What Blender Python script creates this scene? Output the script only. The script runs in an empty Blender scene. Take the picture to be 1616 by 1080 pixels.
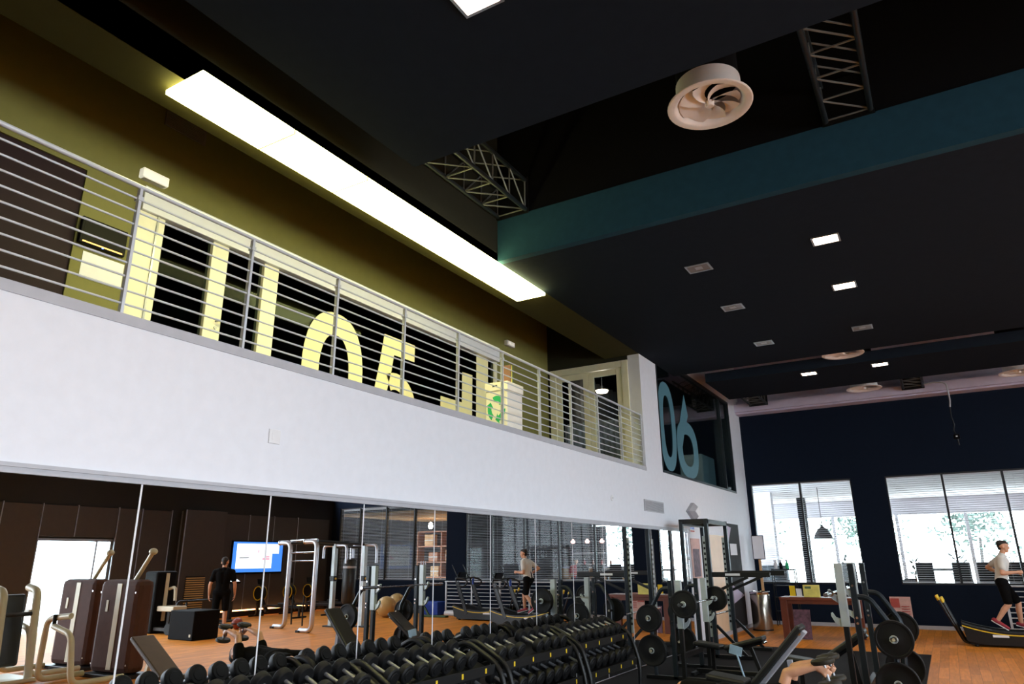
import bpy, bmesh, math, random
import numpy as np
ORD = ['first', 'second', 'third', 'fourth', 'fifth', 'sixth', 'seventh', 'eighth']
from mathutils import Vector, Matrix
random.seed(7)
sc = bpy.context.scene
COL = sc.collection
PI = math.pi

# ------------------------------------------------------------------ camera, sky, exposure
cam_data = bpy.data.cameras.new('camera')
cam_data.sensor_fit = 'HORIZONTAL'; cam_data.sensor_width = 36.0
cam_data.lens = 1102.33 * 36.0 / 1616.0
cam_data.clip_start = 0.05; cam_data.clip_end = 300
cam = bpy.data.objects.new('camera', cam_data); COL.objects.link(cam); sc.camera = cam
pitch, yaw, roll = .3021, .5351, -.0099
fw = Vector((-math.sin(yaw)*math.cos(pitch), math.cos(yaw)*math.cos(pitch), math.sin(pitch)))
rt0 = Vector((math.cos(yaw), math.sin(yaw), 0)); up0 = rt0.cross(fw)
rt = rt0*math.cos(roll) + up0*math.sin(roll); up = -rt0*math.sin(roll) + up0*math.cos(roll)
mw = Matrix((rt, up, -fw)).transposed().to_4x4(); mw.translation = (4.755, 0, 1.764)
cam.matrix_world = mw

SKY = 16.8
w = bpy.data.worlds.new('sky'); sc.world = w; w.use_nodes = True
bgn = w.node_tree.nodes['Background']
bgn.inputs[0].default_value = (.80, .90, 1.0, 1); bgn.inputs[1].default_value = SKY

vs = sc.view_settings
vs.view_transform = 'Standard'; vs.look = 'None'; vs.gamma = 1; vs.use_curve_mapping = False
vs.exposure = 0.0
cy = sc.cycles
cy.use_denoising = True
cy.max_bounces = 8; cy.diffuse_bounces = 4; cy.glossy_bounces = 5; cy.transmission_bounces = 6; cy.transparent_max_bounces = 12
cy.sample_clamp_indirect = 6; cy.caustics_reflective = False; cy.caustics_refractive = False

def portal(loc, sx, sy, direction):
    l = bpy.data.lights.new('window_portal', 'AREA'); l.shape = 'RECTANGLE'; l.size = sx; l.size_y = sy
    l.cycles.is_portal = True
    o = bpy.data.objects.new('window_portal', l); COL.objects.link(o); o.location = loc
    o.rotation_euler = Vector(direction).to_track_quat('-Z', 'Y').to_euler()
portal((16.62, 1.0, 2.5), 15.0, 3.8, (-1, 0, 0))
portal((16.62, 15.0, 4.8), 12.0, 1.2, (-1, 0, 0))      # unseen window bank and high windows, added opposite the mirror
portal((16.62, 11.42, 1.25), 2.15, 2.4, (-1, 0, 0))    # glazed door beside the machines
portal((3.2, 33.2, 1.7), 14.4, 3.3, (0, -1, 0))        # cafe glazing beyond the far wall

# ------------------------------------------------------------------ materials
MATS = {}
def lin(c):
    return tuple(((x/255)/12.92 if x/255 <= .04045 else ((x/255+.055)/1.055)**2.4) for x in c)
def mat(name, rgb, rough=.5, metal=0.0, var=.12, scale=9.0, emit=None, estr=0, spec=.5, bump=0.0, bscale=60, linear=False, coat=0):
    m = bpy.data.materials.new(name); m.use_nodes = True; nt = m.node_tree
    b = nt.nodes['Principled BSDF']
    c = rgb if linear else lin(rgb)
    b.inputs['Roughness'].default_value = rough; b.inputs['Metallic'].default_value = metal
    b.inputs['Specular IOR Level'].default_value = spec
    if coat: b.inputs['Coat Weight'].default_value = coat
    tc = nt.nodes.new('ShaderNodeTexCoord'); nz = nt.nodes.new('ShaderNodeTexNoise'); nz.inputs['Scale'].default_value = scale
    nz.inputs['Detail'].default_value = 4
    nt.links.new(tc.outputs['Object'], nz.inputs['Vector'])
    rp = nt.nodes.new('ShaderNodeValToRGB')
    rp.color_ramp.elements[0].position = .3; rp.color_ramp.elements[1].position = .7
    rp.color_ramp.elements[0].color = (*[x*(1-var) for x in c], 1); rp.color_ramp.elements[1].color = (*[min(1, x*(1+var)) for x in c], 1)
    nt.links.new(nz.outputs['Fac'], rp.inputs['Fac']); nt.links.new(rp.outputs['Color'], b.inputs['Base Color'])
    if bump:
        n2 = nt.nodes.new('ShaderNodeTexNoise'); n2.inputs['Scale'].default_value = bscale
        bp = nt.nodes.new('ShaderNodeBump'); bp.inputs['Strength'].default_value = bump; bp.inputs['Distance'].default_value = .004
        nt.links.new(tc.outputs['Object'], n2.inputs['Vector']); nt.links.new(n2.outputs['Fac'], bp.inputs['Height'])
        nt.links.new(bp.outputs['Normal'], b.inputs['Normal'])
    if emit:
        b.inputs['Emission Color'].default_value = (*emit, 1); b.inputs['Emission Strength'].default_value = estr
    MATS[name] = m
    return m
def wood(name, rgb, rough, plank=(1.2, .14), axis='Y'):
    m = bpy.data.materials.new(name); m.use_nodes = True; nt = m.node_tree; b = nt.nodes['Principled BSDF']
    b.inputs['Roughness'].default_value = rough; b.inputs['Specular IOR Level'].default_value = .10
    tc = nt.nodes.new('ShaderNodeTexCoord'); mp = nt.nodes.new('ShaderNodeMapping')
    nt.links.new(tc.outputs['Object'], mp.inputs['Vector'])
    if axis == 'Y': mp.inputs['Rotation'].default_value = (0, 0, PI/2)
    bk = nt.nodes.new('ShaderNodeTexBrick'); c = lin(rgb)
    bk.inputs['Scale'].default_value = 1; bk.inputs['Brick Width'].default_value = plank[0]; bk.inputs['Row Height'].default_value = plank[1]
    bk.inputs['Mortar Size'].default_value = .0025; bk.inputs['Mortar'].default_value = (*[x*.5 for x in c], 1)
    bk.inputs['Color1'].default_value = (*[x*.82 for x in c], 1); bk.inputs['Color2'].default_value = (*[x*1.15 for x in c], 1)
    nt.links.new(mp.outputs['Vector'], bk.inputs['Vector'])
    m2 = nt.nodes.new('ShaderNodeMapping'); m2.inputs['Scale'].default_value = (1.2, 14, 14) if axis == 'X' else (14, 1.2, 14)
    nt.links.new(tc.outputs['Object'], m2.inputs['Vector'])
    nz = nt.nodes.new('ShaderNodeTexNoise'); nz.inputs['Scale'].default_value = 2; nz.inputs['Detail'].default_value = 6
    nt.links.new(m2.outputs['Vector'], nz.inputs['Vector'])
    mx = nt.nodes.new('ShaderNodeMix'); mx.data_type = 'RGBA'; mx.blend_type = 'MULTIPLY'; mx.inputs['Factor'].default_value = .5
    nt.links.new(bk.outputs['Color'], mx.inputs[6]); nt.links.new(nz.outputs['Color'], mx.inputs[7])
    hs = nt.nodes.new('ShaderNodeRGBCurve')
    nt.links.new(nz.outputs['Fac'], mx.inputs[7])
    nt.links.new(mx.outputs[2], b.inputs['Base Color'])
    MATS[name] = m; return m
def glass(name, tint, alpha_gloss=.1, refl=1.0):
    # thin architectural pane: mostly see-through, with a fresnel reflection
    m = bpy.data.materials.new(name); m.use_nodes = True; nt = m.node_tree; nt.nodes.clear()
    o = nt.nodes.new('ShaderNodeOutputMaterial'); tr = nt.nodes.new('ShaderNodeBsdfTransparent'); gl = nt.nodes.new('ShaderNodeBsdfGlossy')
    tr.inputs[0].default_value = (*tint, 1); gl.inputs['Roughness'].default_value = .02
    fr = nt.nodes.new('ShaderNodeFresnel'); fr.inputs['IOR'].default_value = 1.5
    ad = nt.nodes.new('ShaderNodeMath'); ad.operation = 'MULTIPLY_ADD'; ad.inputs[1].default_value = refl; ad.inputs[2].default_value = alpha_gloss
    mx = nt.nodes.new('ShaderNodeMixShader')
    nt.links.new(fr.outputs[0], ad.inputs[0]); nt.links.new(ad.outputs[0], mx.inputs[0])
    nt.links.new(tr.outputs[0], mx.inputs[1]); nt.links.new(gl.outputs[0], mx.inputs[2]); nt.links.new(mx.outputs[0], o.inputs[0])
    MATS[name] = m; return m

mat('white_wall', (229, 231, 238), .6, var=.02, bump=.05)
mat('lilac_paint', (196, 184, 204), .7, var=.03)
mat('grey_trim', (176, 176, 182), .45, var=.04)
mat('charcoal_panel', (29, 36, 46), .9, var=.05, spec=.06)
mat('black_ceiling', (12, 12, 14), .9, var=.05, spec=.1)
mat('fascia_blue', (34, 66, 82), .9, var=.06, spec=.1)
mat('navy_wall', (18, 27, 42), .85, var=.05, spec=.1)
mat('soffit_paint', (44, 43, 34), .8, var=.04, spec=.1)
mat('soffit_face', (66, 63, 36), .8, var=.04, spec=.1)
mat('matte_black', (7, 7, 8), .7, var=.2, spec=.12)
mat('olive_wall', (118, 114, 58), .8, var=.04, bump=.08)
mat('taupe_panel', (62, 56, 54), .6, var=.06)
mat('dark_paint', (26, 26, 28), .8, var=.05)
mat('balcony_floor', (38, 37, 36), .6, spec=.2)
mat('aluminium', (176, 178, 184), .35, .85, var=.05)
mat('rail_steel', (202, 206, 212), .45, .2, var=.05)
mat('black_metal', (11, 12, 13), .42, .1, var=.15)
mat('black_rubber', (9, 9, 10), .6, var=.2, bump=.1, spec=.3)
mat('grip_steel', (150, 150, 152), .45, .6)
mat('olive_rubber', (44, 40, 30), .6, var=.15, spec=.3)
mat('mat_rubber', (8, 8, 9), .8, var=.25, bump=.2, spec=.2)
mat('slate_metal', (34, 42, 48), .4, .3, var=.08)
mat('truss_brace', (104, 106, 104), .45, .3)
mat('light_metal', (190, 200, 202), .4, .3, var=.05)
mat('chrome', (215, 215, 218), .16, 1.0, var=.03)
mat('silver_tube', (205, 206, 214), .28, .75, var=.04)
mat('steel_bin', (168, 160, 148), .22, .95, var=.06, scale=3)
mat('beige_metal', (204, 196, 172), .4, .1, var=.04)
mat('brown_shroud', (82, 54, 45), .7, var=.08, spec=.2)
mat('brown_vinyl', (74, 60, 48), .5, var=.08, bump=.06)
mat('black_vinyl', (26, 27, 25), .45, var=.12, bump=.06)
mat('yellow_plastic', (232, 196, 40), .45, var=.05)
mat('cream_frame', (226, 222, 196), .45, var=.03)
mat('cream_decal', (236, 228, 176), .55, var=.02)
mat('teal_decal', (74, 118, 132), .6, var=.03)
mat('teal_box', (70, 140, 156), .6)
mat('white_plastic', (228, 228, 230), .4, var=.02)
mat('cardboard_white', (238, 232, 226), .7, var=.03)
mat('green_print', (40, 178, 118), .6, var=.04)
mat('paper', (236, 236, 240), .7, var=.02)
mat('diffuser_white', (244, 240, 240), .45, var=.03)
mat('door_plum', (38, 23, 27), .6, var=.1, spec=.15)
mat('screen_black', (10, 10, 12), .4, spec=.08)
mat('orange_reflection', (255, 170, 60), .4, emit=(1, .55, .15), estr=2.0)
mat('blue_led', (60, 90, 255), .4, emit=(.1, .25, 1), estr=4.0)
mat('tv_blue', (30, 80, 180), .3, emit=(.06, .26, .85), estr=1.3)
mat('tv_white', (235, 240, 245), .3, emit=(.85, .93, 1), estr=1.5)
mat('tv_pink', (235, 160, 180), .3, emit=(.9, .5, .6), estr=1.1)
mat('strip_light', (255, 255, 240), .4, emit=(1, .93, .36), estr=21.0)
mat('lamp_warm', (255, 240, 225), .4, emit=(1, .72, .52), estr=34.0)
mat('lamp_off', (120, 108, 104), .3, var=.1)
mat('led_warm', (255, 210, 150), .4, emit=(1, .45, .16), estr=9.0)
mat('exit_white', (250, 248, 235), .4, emit=(1, .95, .8), estr=.55)
mat('gold_vinyl', (204, 170, 112), .32, var=.05)
mat('red_ball', (150, 62, 46), .4, var=.1)
mat('blue_plastic', (30, 70, 170), .45)
mat('green_mat', (60, 84, 50), .7)
mat('skin', (214, 160, 128), .5, var=.06, scale=14, bump=.02)
mat('hair_dark', (34, 27, 24), .7, var=.2, bump=.3, bscale=120)
mat('white_cotton', (222, 222, 216), .85, var=.04, bump=.1)
mat('black_cotton', (13, 13, 14), .9, var=.1, bump=.1, spec=.1)
mat('red_shoe', (150, 30, 42), .6, var=.1)
mat('grey_cotton', (60, 62, 66), .85)
mat('red_cotton', (190, 40, 52), .8)
mat('denim', (40, 52, 84), .85)
mat('eye_white', (225, 220, 215), .2, var=.02)
mat('blind_slat', (206, 210, 218), .5, var=.03)
mat('window_frame', (28, 32, 38), .5)
mat('table_wood_plain', (100, 48, 30), .45, var=.2, scale=4)
mat('pale_wood', (222, 190, 156), .5, var=.06, scale=3)
mat('shelf_wood', (168, 104, 66), .5, var=.15, scale=4)
mat('slat_wood', (206, 158, 108), .55, var=.1, scale=4)
mat('terrace', (216, 213, 206), .8)
mat('lobby_white', (236, 232, 240), .7, var=.03)
mat('lobby_grey', (30, 31, 36), .8, var=.05, spec=.1)
mat('lobby_floor', (120, 104, 92), .4)
mat('leaf_green', (58, 74, 66), .6, var=.4)
mat('lamp_pink', (255, 180, 170), .4, emit=(1, .5, .45), estr=5)
mat('bottle_amber', (140, 70, 30), .2)
mat('bottle_red', (170, 40, 44), .25)
mat('book_red', (128, 92, 80), .6); mat('book_yellow', (222, 210, 110), .6); mat('book_green', (84, 108, 76), .6)
mat('poster_pink', (214, 170, 160), .6); mat('poster_dark', (96, 66, 80), .6, var=.5, scale=14)
mat('poster_red', (176, 74, 66), .6)
mat('card_blue', (150, 178, 206), .4)
wood('floor_wood', (240, 154, 62), .5)
glass('clear_glass', (.92, .97, .96), .0, .35)
glass('dark_glass', (.55, .6, .6), .0, .025)
glass('teal_glass', (.70, .82, .84), .02, .5)
mm = bpy.data.materials.new('mirror_silver'); mm.use_nodes = True
bb = mm.node_tree.nodes['Principled BSDF']; bb.inputs['Base Color'].default_value = (.86, .87, .88, 1)
bb.inputs['Metallic'].default_value = 1; bb.inputs['Roughness'].default_value = 0.0
MATS['mirror_silver'] = mm

# ------------------------------------------------------------------ mesh helpers
def rotz(a): return Matrix.Rotation(a, 3, 'Z')
class G:
    def __init__(s): s.v = []; s.f = []
    def add(s, vs_, fs):
        n = len(s.v); s.v += [tuple(p) for p in vs_]; s.f += [tuple(i+n for i in q) for q in fs]; return s
    def box(s, x0, x1, y0, y1, z0, z1):
        return s.add([(x0,y0,z0),(x1,y0,z0),(x1,y1,z0),(x0,y1,z0),(x0,y0,z1),(x1,y0,z1),(x1,y1,z1),(x0,y1,z1)],
                     [(0,3,2,1),(4,5,6,7),(0,1,5,4),(1,2,6,5),(2,3,7,6),(3,0,4,7)])
    def obox(s, c, size, R=None):
        R = R or Matrix.Identity(3); c = Vector(c); h = [x/2 for x in size]; pts = []
        for z in (-1, 1):
            for x, y in ((-1,-1),(1,-1),(1,1),(-1,1)): pts.append(c + R @ Vector((x*h[0], y*h[1], z*h[2])))
        return s.add(pts, [(0,3,2,1),(4,5,6,7),(0,1,5,4),(1,2,6,5),(2,3,7,6),(3,0,4,7)])
    def bar(s, p0, p1, w_, t, side=(0,0,1)):
        # rectangular bar between two points, w_ measured along side-ish direction
        p0 = Vector(p0); p1 = Vector(p1); d = (p1-p0); L = d.length; d.normalize(); sd = Vector(side)
        a = (sd - d*sd.dot(d))
        if a.length < 1e-4: a = Vector((1,0,0)) - d*d.x
        a.normalize(); b = d.cross(a)
        R = Matrix((d, a, b)).transposed()
        return s.obox((p0+p1)/2, (L, w_, t), R)
    def cone(s, p0, p1, r0, r1=None, n=14, cap=True):
        r1 = r0 if r1 is None else r1
        p0 = Vector(p0); p1 = Vector(p1); d = (p1-p0).normalized()
        a = d.orthogonal().normalized(); b = d.cross(a); pts = []
        for p, r in ((p0, r0), (p1, r1)):
            for i in range(n):
                t = 2*PI*i/n; pts.append(p + (a*math.cos(t) + b*math.sin(t))*r)
        fs = [(i, (i+1) % n, n+(i+1) % n, n+i) for i in range(n)]
        if cap: fs += [tuple(range(n-1, -1, -1)), tuple(range(n, 2*n))]
        return s.add(pts, fs)
    def tube(s, path, r, n=10, closed=False):
        P = [Vector(p) for p in path]; m = len(P); pts = []; prev = None
        rr = r if isinstance(r, (list, tuple)) else [r]*m
        for i, p in enumerate(P):
            if closed: t = (P[(i+1) % m]-P[i-1])
            else: t = P[min(i+1, m-1)]-P[max(i-1, 0)]
            t.normalize()
            if prev is None: a = t.orthogonal().normalized()
            else: a = (prev - t*prev.dot(t)).normalized()
            prev = a; b = t.cross(a)
            for k in range(n):
                th = 2*PI*k/n; pts.append(p + (a*math.cos(th)+b*math.sin(th))*rr[i])
        fs = []
        for i in range(m if closed else m-1):
            j = (i+1) % m
            for k in range(n): fs.append((i*n+k, i*n+(k+1) % n, j*n+(k+1) % n, j*n+k))
        if not closed: fs += [tuple(range(n-1, -1, -1)), tuple(range((m-1)*n, m*n))]
        return s.add(pts, fs)
    def lathe(s, prof, n=24, c=(0,0,0), axis=(0,0,1)):
        c = Vector(c); d = Vector(axis).normalized(); a = d.orthogonal().normalized(); b = d.cross(a); pts = []; m = len(prof)
        for r, z in prof:
            for k in range(n):
                t = 2*PI*k/n; pts.append(c + d*z + (a*math.cos(t)+b*math.sin(t))*max(r, 1e-4))
        fs = [(i*n+k, i*n+(k+1) % n, (i+1)*n+(k+1) % n, (i+1)*n+k) for i in range(m-1) for k in range(n)]
        if prof[0][0] > 1e-3 and prof[0] != prof[-1]: fs.append(tuple(range(n-1, -1, -1)))
        if prof[-1][0] > 1e-3 and prof[0] != prof[-1]: fs.append(tuple(range((m-1)*n, m*n)))
        return s.add(pts, fs)
    def sphere(s, c, r, n=16, sc_=(1,1,1)):
        prof = [(math.sin(PI*i/(n//2)), -math.cos(PI*i/(n//2))) for i in range(n//2+1)]
        g = G().lathe(prof, n)
        return s.add([(c[0]+x*r*sc_[0], c[1]+y*r*sc_[1], c[2]+z*r*sc_[2]) for x, y, z in g.v], g.f)
    def prism(s, poly, to3, t):
        # poly: 2D outline; to3(u, v, w) maps to 3D; t: thickness along w
        n = len(poly); pts = [to3(u, v, 0) for u, v in poly] + [to3(u, v, t) for u, v in poly]
        return s.add(pts, [tuple(range(n-1, -1, -1)), tuple(range(n, 2*n))] + [(i, (i+1) % n, n+(i+1) % n, n+i) for i in range(n)])
    def ring(s, outer, inner, to3, t):
        n = len(outer); pts = [to3(u, v, q) for q in (0, t) for L in (outer, inner) for u, v in L]; fs = []
        for i in range(n):
            j = (i+1) % n
            fs += [(i, j, n+j, n+i), (2*n+i, 3*n+i, 3*n+j, 2*n+j), (i, 2*n+i, 2*n+j, j), (n+i, n+j, 3*n+j, 3*n+i)]
        return s.add(pts, fs)
    def build(s, name, m, parent=None, smooth=False, bevel=0, loc=None):
        me = bpy.data.meshes.new(name); me.from_pydata(s.v, [], s.f)
        bm = bmesh.new(); bm.from_mesh(me); bmesh.ops.recalc_face_normals(bm, faces=bm.faces)
        bm.to_mesh(me); bm.free()
        if smooth:
            me.polygons.foreach_set('use_smooth', [True]*len(me.polygons))
            me.set_sharp_from_angle(angle=math.radians(40))
        me.materials.append(MATS[m] if isinstance(m, str) else m)
        o = bpy.data.objects.new(name, me); COL.objects.link(o)
        if parent: o.parent = parent
        if loc is not None: o.location = loc
        if bevel:
            b = o.modifiers.new('bevel', 'BEVEL'); b.width = bevel; b.segments = 2; b.limit_method = 'ANGLE'
        return o
def arc(c, r, a0, a1, n, plane='xz'):
    out = []
    for i in range(n+1):
        a = a0+(a1-a0)*i/n; u = r*math.cos(a); v = r*math.sin(a)
        out.append((c[0]+u, c[1], c[2]+v) if plane == 'xz' else ((c[0], c[1]+u, c[2]+v) if plane == 'yz' else (c[0]+u, c[1]+v, c[2])))
    return out
def bend(pts, rad=.08, n=5):
    # round the corners of a polyline
    P = [Vector(p) for p in pts]; out = [P[0]]
    for i in range(1, len(P)-1):
        a = (P[i-1]-P[i]); b = (P[i+1]-P[i]); r = min(rad, a.length*.45, b.length*.45)
        A = P[i]+a.normalized()*r; B = P[i]+b.normalized()*r
        for k in range(n+1):
            t = k/n; out.append(A*(1-t)**2 + P[i]*2*t*(1-t) + B*t*t)
    return out+[P[-1]]
def tag(o, label, cat, group=None, kind=None):
    o['label'] = label; o['category'] = cat
    if group: o['group'] = group
    if kind: o['kind'] = kind
    return o
def thing(name, label, cat, loc=(0,0,0), rz=0, group=None):
    o = bpy.data.objects.new(name, None); COL.objects.link(o); o.empty_display_size = .1
    o.location = loc; o.rotation_euler = (0, 0, rz)
    return tag(o, label, cat, group)
def struct(name, g, m, parent=None, **k):
    o = g.build(name, m, parent, **k)
    if not parent: o['kind'] = 'structure'
    return o
def copy_tree(o, parent=None):
    c = o.copy(); COL.objects.link(c); c.parent = parent
    for ch in list(o.children): copy_tree(ch, c)
    return c
def dup(o, loc, rz=None, label=None, group=None):
    c = copy_tree(o); c.location = loc
    if rz is not None: c.rotation_euler = (0, 0, rz)
    if label: c['label'] = label
    if group: c['group'] = group
    return c

# ------------------------------------------------------------------ room shell
W, D, ZP, ZT = 16.5, 21.42, 5.751, 8.6
MT, BF, YE = 2.296, 3.43, 13.08            # mirror top, balcony floor, balcony end
YB = -7.0
struct('floor', G().box(-.25, W+.2, YB-.2, D+.2, -.2, 0), 'floor_wood')
struct('ceiling', G().box(-3, W+.3, YB-.3, D+.3, ZT, ZT+.2), 'black_ceiling')
wl = G().box(-.25, -.022, YB, 15.42, 0, MT).box(-.25, 0, YB, YE, MT, BF)
wl.box(-.25, 0, YE, 14.05, MT, ZT).box(-.25, 0, 14.05, 20.15, MT, 3.45).box(-.25, 0, 14.05, 20.15, 6.02, ZT).box(-.25, 0, 20.15, D, 0, ZT)
wl.box(-.25, 0, 15.42, 20.15, 0, MT)
struct('wall_left', wl, 'white_wall')
struct('wall_left_upper', G().box(-.25, .0, YB, 7.645, ZP+.0, ZT).box(-.5, -.25, YB, YE, ZP+.12, ZP+.4), 'soffit_paint')
# far wall with three window openings
wins = [(.116, 2.795), (3.63, 9.94), (10.78, 16.1)]
WB, WT = 1.055, 3.808
fwall = G().box(0, W, D, D+.2, 0, WB).box(0, W, D, D+.2, WT, 5.82)
xs = [0] + [v for q in wins for v in q] + [W]
for i in range(0, len(xs), 2): fwall.box(xs[i], xs[i+1], D, D+.2, WB, WT)
struct('wall_far', fwall, 'navy_wall')
struct('wall_far_upper', G().box(0, W, D, D+.2, 5.82, ZT), 'lilac_paint')
struct('trim_1', G().box(0, W, D-.5, D-.001, 5.86, 6.1).box(0, W, D-.42, D-.001, 5.81, 5.86).box(0, W, D-.16, D-.001, 6.1, 6.24), 'lilac_paint', bevel=.01)
struct('baseboard_far', G().box(0, W, D-.02, D-.001, 0, .09), 'grey_trim')
struct('baseboard_left', G().box(.001, .016, 15.44, D-.02, 0, .09), 'grey_trim')
# opposite wall (seen in the mirror): glazed door, dark boards; unseen window openings added for daylight
wr = G().box(W, W+.2, YB, D, 5.4, ZT).box(W, W+.2, YB, 8.5, 0, .6).box(W, W+.2, YB, -6.5, .6, 5.4).box(W, W+.2, -6.5, 8.5, 4.4, 5.4).box(W, W+.2, 8.5, 9.0, .6, 5.4).box(W, W+.2, 8.5, 10.35, 0, .6).box(W, W+.2, 9.0, 10.35, .6, 4.2)
wr.box(W, W+.2, 10.35, 12.5, 2.45, 4.2).box(W, W+.2, 12.5, D, 0, 4.2).box(W, W+.2, 21.0, D, 4.2, 5.4)
WR = struct('wall_right', wr, 'dark_paint')
struct('wall_back', G().box(-3, W+.2, YB-.2, YB, 0, ZT), 'taupe_panel')
edges_y = [8.6, 9.35, 10.35, 11.3, 12.5, 13.25, 14.25]
for a, b in zip(edges_y[:-1], edges_y[1:]):
    z0 = 2.5 if 10.3 <= a < 12.4 else .02
    struct('panel', G().box(W-.04, W-.001, a+.015, b-.015, z0, 3.35), 'taupe_panel', WR, bevel=.006)
struct('panel', G().box(W-.22, W-.001, 14.66, 16.2, .02, 3.42), 'taupe_panel', WR, bevel=.006)
for a, b in ((16.25, 17.3), (17.33, 18.4), (18.43, 19.55), (19.58, 21.2)):
    struct('panel', G().box(W-.04, W-.001, a, b, .02, 3.36), 'taupe_panel', WR, bevel=.006)
for y in edges_y + [14.62, 16.22, 17.31, 18.41, 19.56]:
    if 10.4 < y < 12.4: z0 = 2.5
    else: z0 = .02
    struct('edge_strip', G().box(W-.05, W-.002, y-.011, y+.011, z0, 3.38), 'aluminium', WR)
struct('edge_strip', G().box(W-.225, W-.2, 14.625, 14.655, .02, 3.42), 'aluminium', WR)
# glazed door in the opposite wall
dg = G().box(W+.05, W+.12, 10.35, 10.42, 0, 2.45).box(W+.05, W+.12, 12.43, 12.5, 0, 2.45).box(W+.05, W+.12, 10.42, 12.43, 2.38, 2.45).box(W+.05, W+.12, 12.0, 12.05, 0, 2.38)
d1 = struct('door_1', dg, 'aluminium'); struct('pane', G().box(W+.08, W+.09, 10.42, 12.43, 0, 2.38), 'clear_glass', d1)
# long window bank, unseen, added to bring daylight onto the white wall
wf = G()
for k in range(11):
    y = -6.5+1.5*k; wf.box(W+.05, W+.12, y-.03, y+.03, .6, 4.4)
wf.box(W+.05, W+.12, -6.5, 8.5, .6, .66).box(W+.05, W+.12, -6.5, 8.5, 4.34, 4.4)
cw = G()  # high windows, also unseen, added to light the far white wall
for k in range(9): cw.box(W+.05, W+.12, 9+1.5*k-.03, 9+1.5*k+.03, 4.2, 5.4)
cw.box(W+.05, W+.12, 9, 21, 4.2, 4.25).box(W+.05, W+.12, 9, 21, 5.35, 5.4)
struct('window_6', cw, 'window_frame')  # added unseen high windows
struct('window_5', wf, 'window_frame')  # added unseen window bank

# balcony slab, back wall, end wall, soffit
XB = -2.1
struct('balcony_floor', G().box(XB-.2, -.251, YB, YE, 3.2, BF).box(-.25, -.0, YB, YE, BF, BF+.001), 'balcony_floor')
DOORZ = 5.65
bwl = G().box(XB-.2, XB, YB, 2.05, BF, ZT).box(XB-.2, XB, 2.05, 3.17, 5.57, ZT).box(XB-.2, XB, 3.17, 3.73, BF, ZT).box(XB-.2, XB, 3.73, 10.95, DOORZ, ZT).box(XB-.2, XB, 10.95, YE+.15, BF, ZT)
struct('wall_balcony', bwl, 'olive_wall')
struct('wall_balcony_end', G().box(XB, -2.04, YE, YE+.15, BF, ZT).box(-2.04, -.25, YE, YE+.15, 5.66, ZT), 'soffit_paint')
struct('ceiling_soffit', G().box(-.75, -.0, YB, YE, ZP, ZP+.12), 'soffit_face')
struct('trim_2', G().box(-.1, .012, 1.0, YE, BF-.045, BF+.03), 'grey_trim')
struct('trim_3', G().box(-.0215, .016, YB, 15.42, MT-.006, MT+.03).box(-.0215, .03, YB, 15.42, MT+.03, MT+.055), 'grey_trim')
# dark rooms behind the glass
struct('wall_room_left', G().box(-6, -5.9, 1, 21, BF, 7), 'dark_paint')
struct('wall_room_back', G().box(-6, XB-.2, .9, 1, BF, 7), 'dark_paint')
struct('wall_room_far', G().box(-6, -.25, 20.9, 21.0, BF, 7), 'dark_paint')
struct('wall_room_middle', G().box(-6, XB-.2, YE-.05, YE+.05, BF, 7), 'dark_paint')
struct('floor_rooms', G().box(-6, XB-.2, .9, 21, BF-.3, BF).box(XB-.2, -.25, YE+.15, 21, BF-.3, BF), 'dark_paint')
struct('ceiling_rooms', G().box(-6, XB-.2, .9, 21, 7, 7.1).box(XB-.2, -.25, YE+.15, 21, 7, 7.1), 'dark_paint')
# ceiling panels
struct('ceiling_panel_near', G().box(.555, W, YB, 5.091, ZP, ZP+.22), 'charcoal_panel')
struct('ceiling_panel_middle', G().box(.001, W, 7.76, 15.267, ZP, ZP+.22), 'charcoal_panel')
struct('ceiling_panel_far', G().box(.45, W, 16.3, 18.5, ZP, ZP+.22), 'charcoal_panel')
struct('ceiling_fascia', G().box(.001, W, 7.645, 7.76, ZP, 6.39), 'fascia_blue')
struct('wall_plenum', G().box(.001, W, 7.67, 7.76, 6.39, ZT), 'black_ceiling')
# cafe beyond the far wall and outdoors
struct('floor_cafe', G().box(-8, 22, D+.2, 33.2, -.2, 0), 'lobby_floor')
struct('ceiling_cafe', G().box(-8, 22, D+.2, 33.2, 4.0, 4.2), 'lobby_white')
struct('wall_cafe_left', G().box(-8.2, -8, D+.2, 33.2, 0, 4), 'lobby_white')
struct('wall_cafe_partition', G().box(10.35, 10.55, D+.2, 33.2, 0, 4), 'lobby_grey')
struct('wall_cafe_right', G().box(22, 22.2, D+.2, 33.2, 0, 4).box(10.55, 22, 27.5, 27.7, 0, 4), 'dark_paint')
cb = G().box(-8, -4, 33.2, 33.4, 0, 4).box(-4, 10.4, 33.2, 33.4, 3.35, 4).box(10.4, 22, 33.2, 33.4, 0, 4)
for x in (-1.6, .8, 3.2, 5.6, 8.0): cb.box(x-.06, x+.06, 33.2, 33.35, 0, 3.35)
struct('wall_cafe_back', cb, 'lobby_white')
struct('ground', G().box(-60, 80, 33.4, 120, -.25, -.05).box(17, 80, -60, 33.4, -.25, -.05), 'terrace')

# ------------------------------------------------------------------ mirror under the balcony
mir = thing('wall_mirror', 'tall frameless mirror panels covering the wall beneath the white balcony front', 'mirror')
M0, MS = 2.935, 1.130
for i in range(-2, 12):
    y1 = M0+i*MS; y0 = y1-MS
    G().box(-.02, 0, y0+.007, y1-.007, .02, MT-.007).build('mirror_panel', 'mirror_silver', mir)
    if i < 11: G().box(-.018, .0015, y1-.0065, y1+.0065, .02, MT-.007).build('joint_strip', 'white_plastic', mir)

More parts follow.
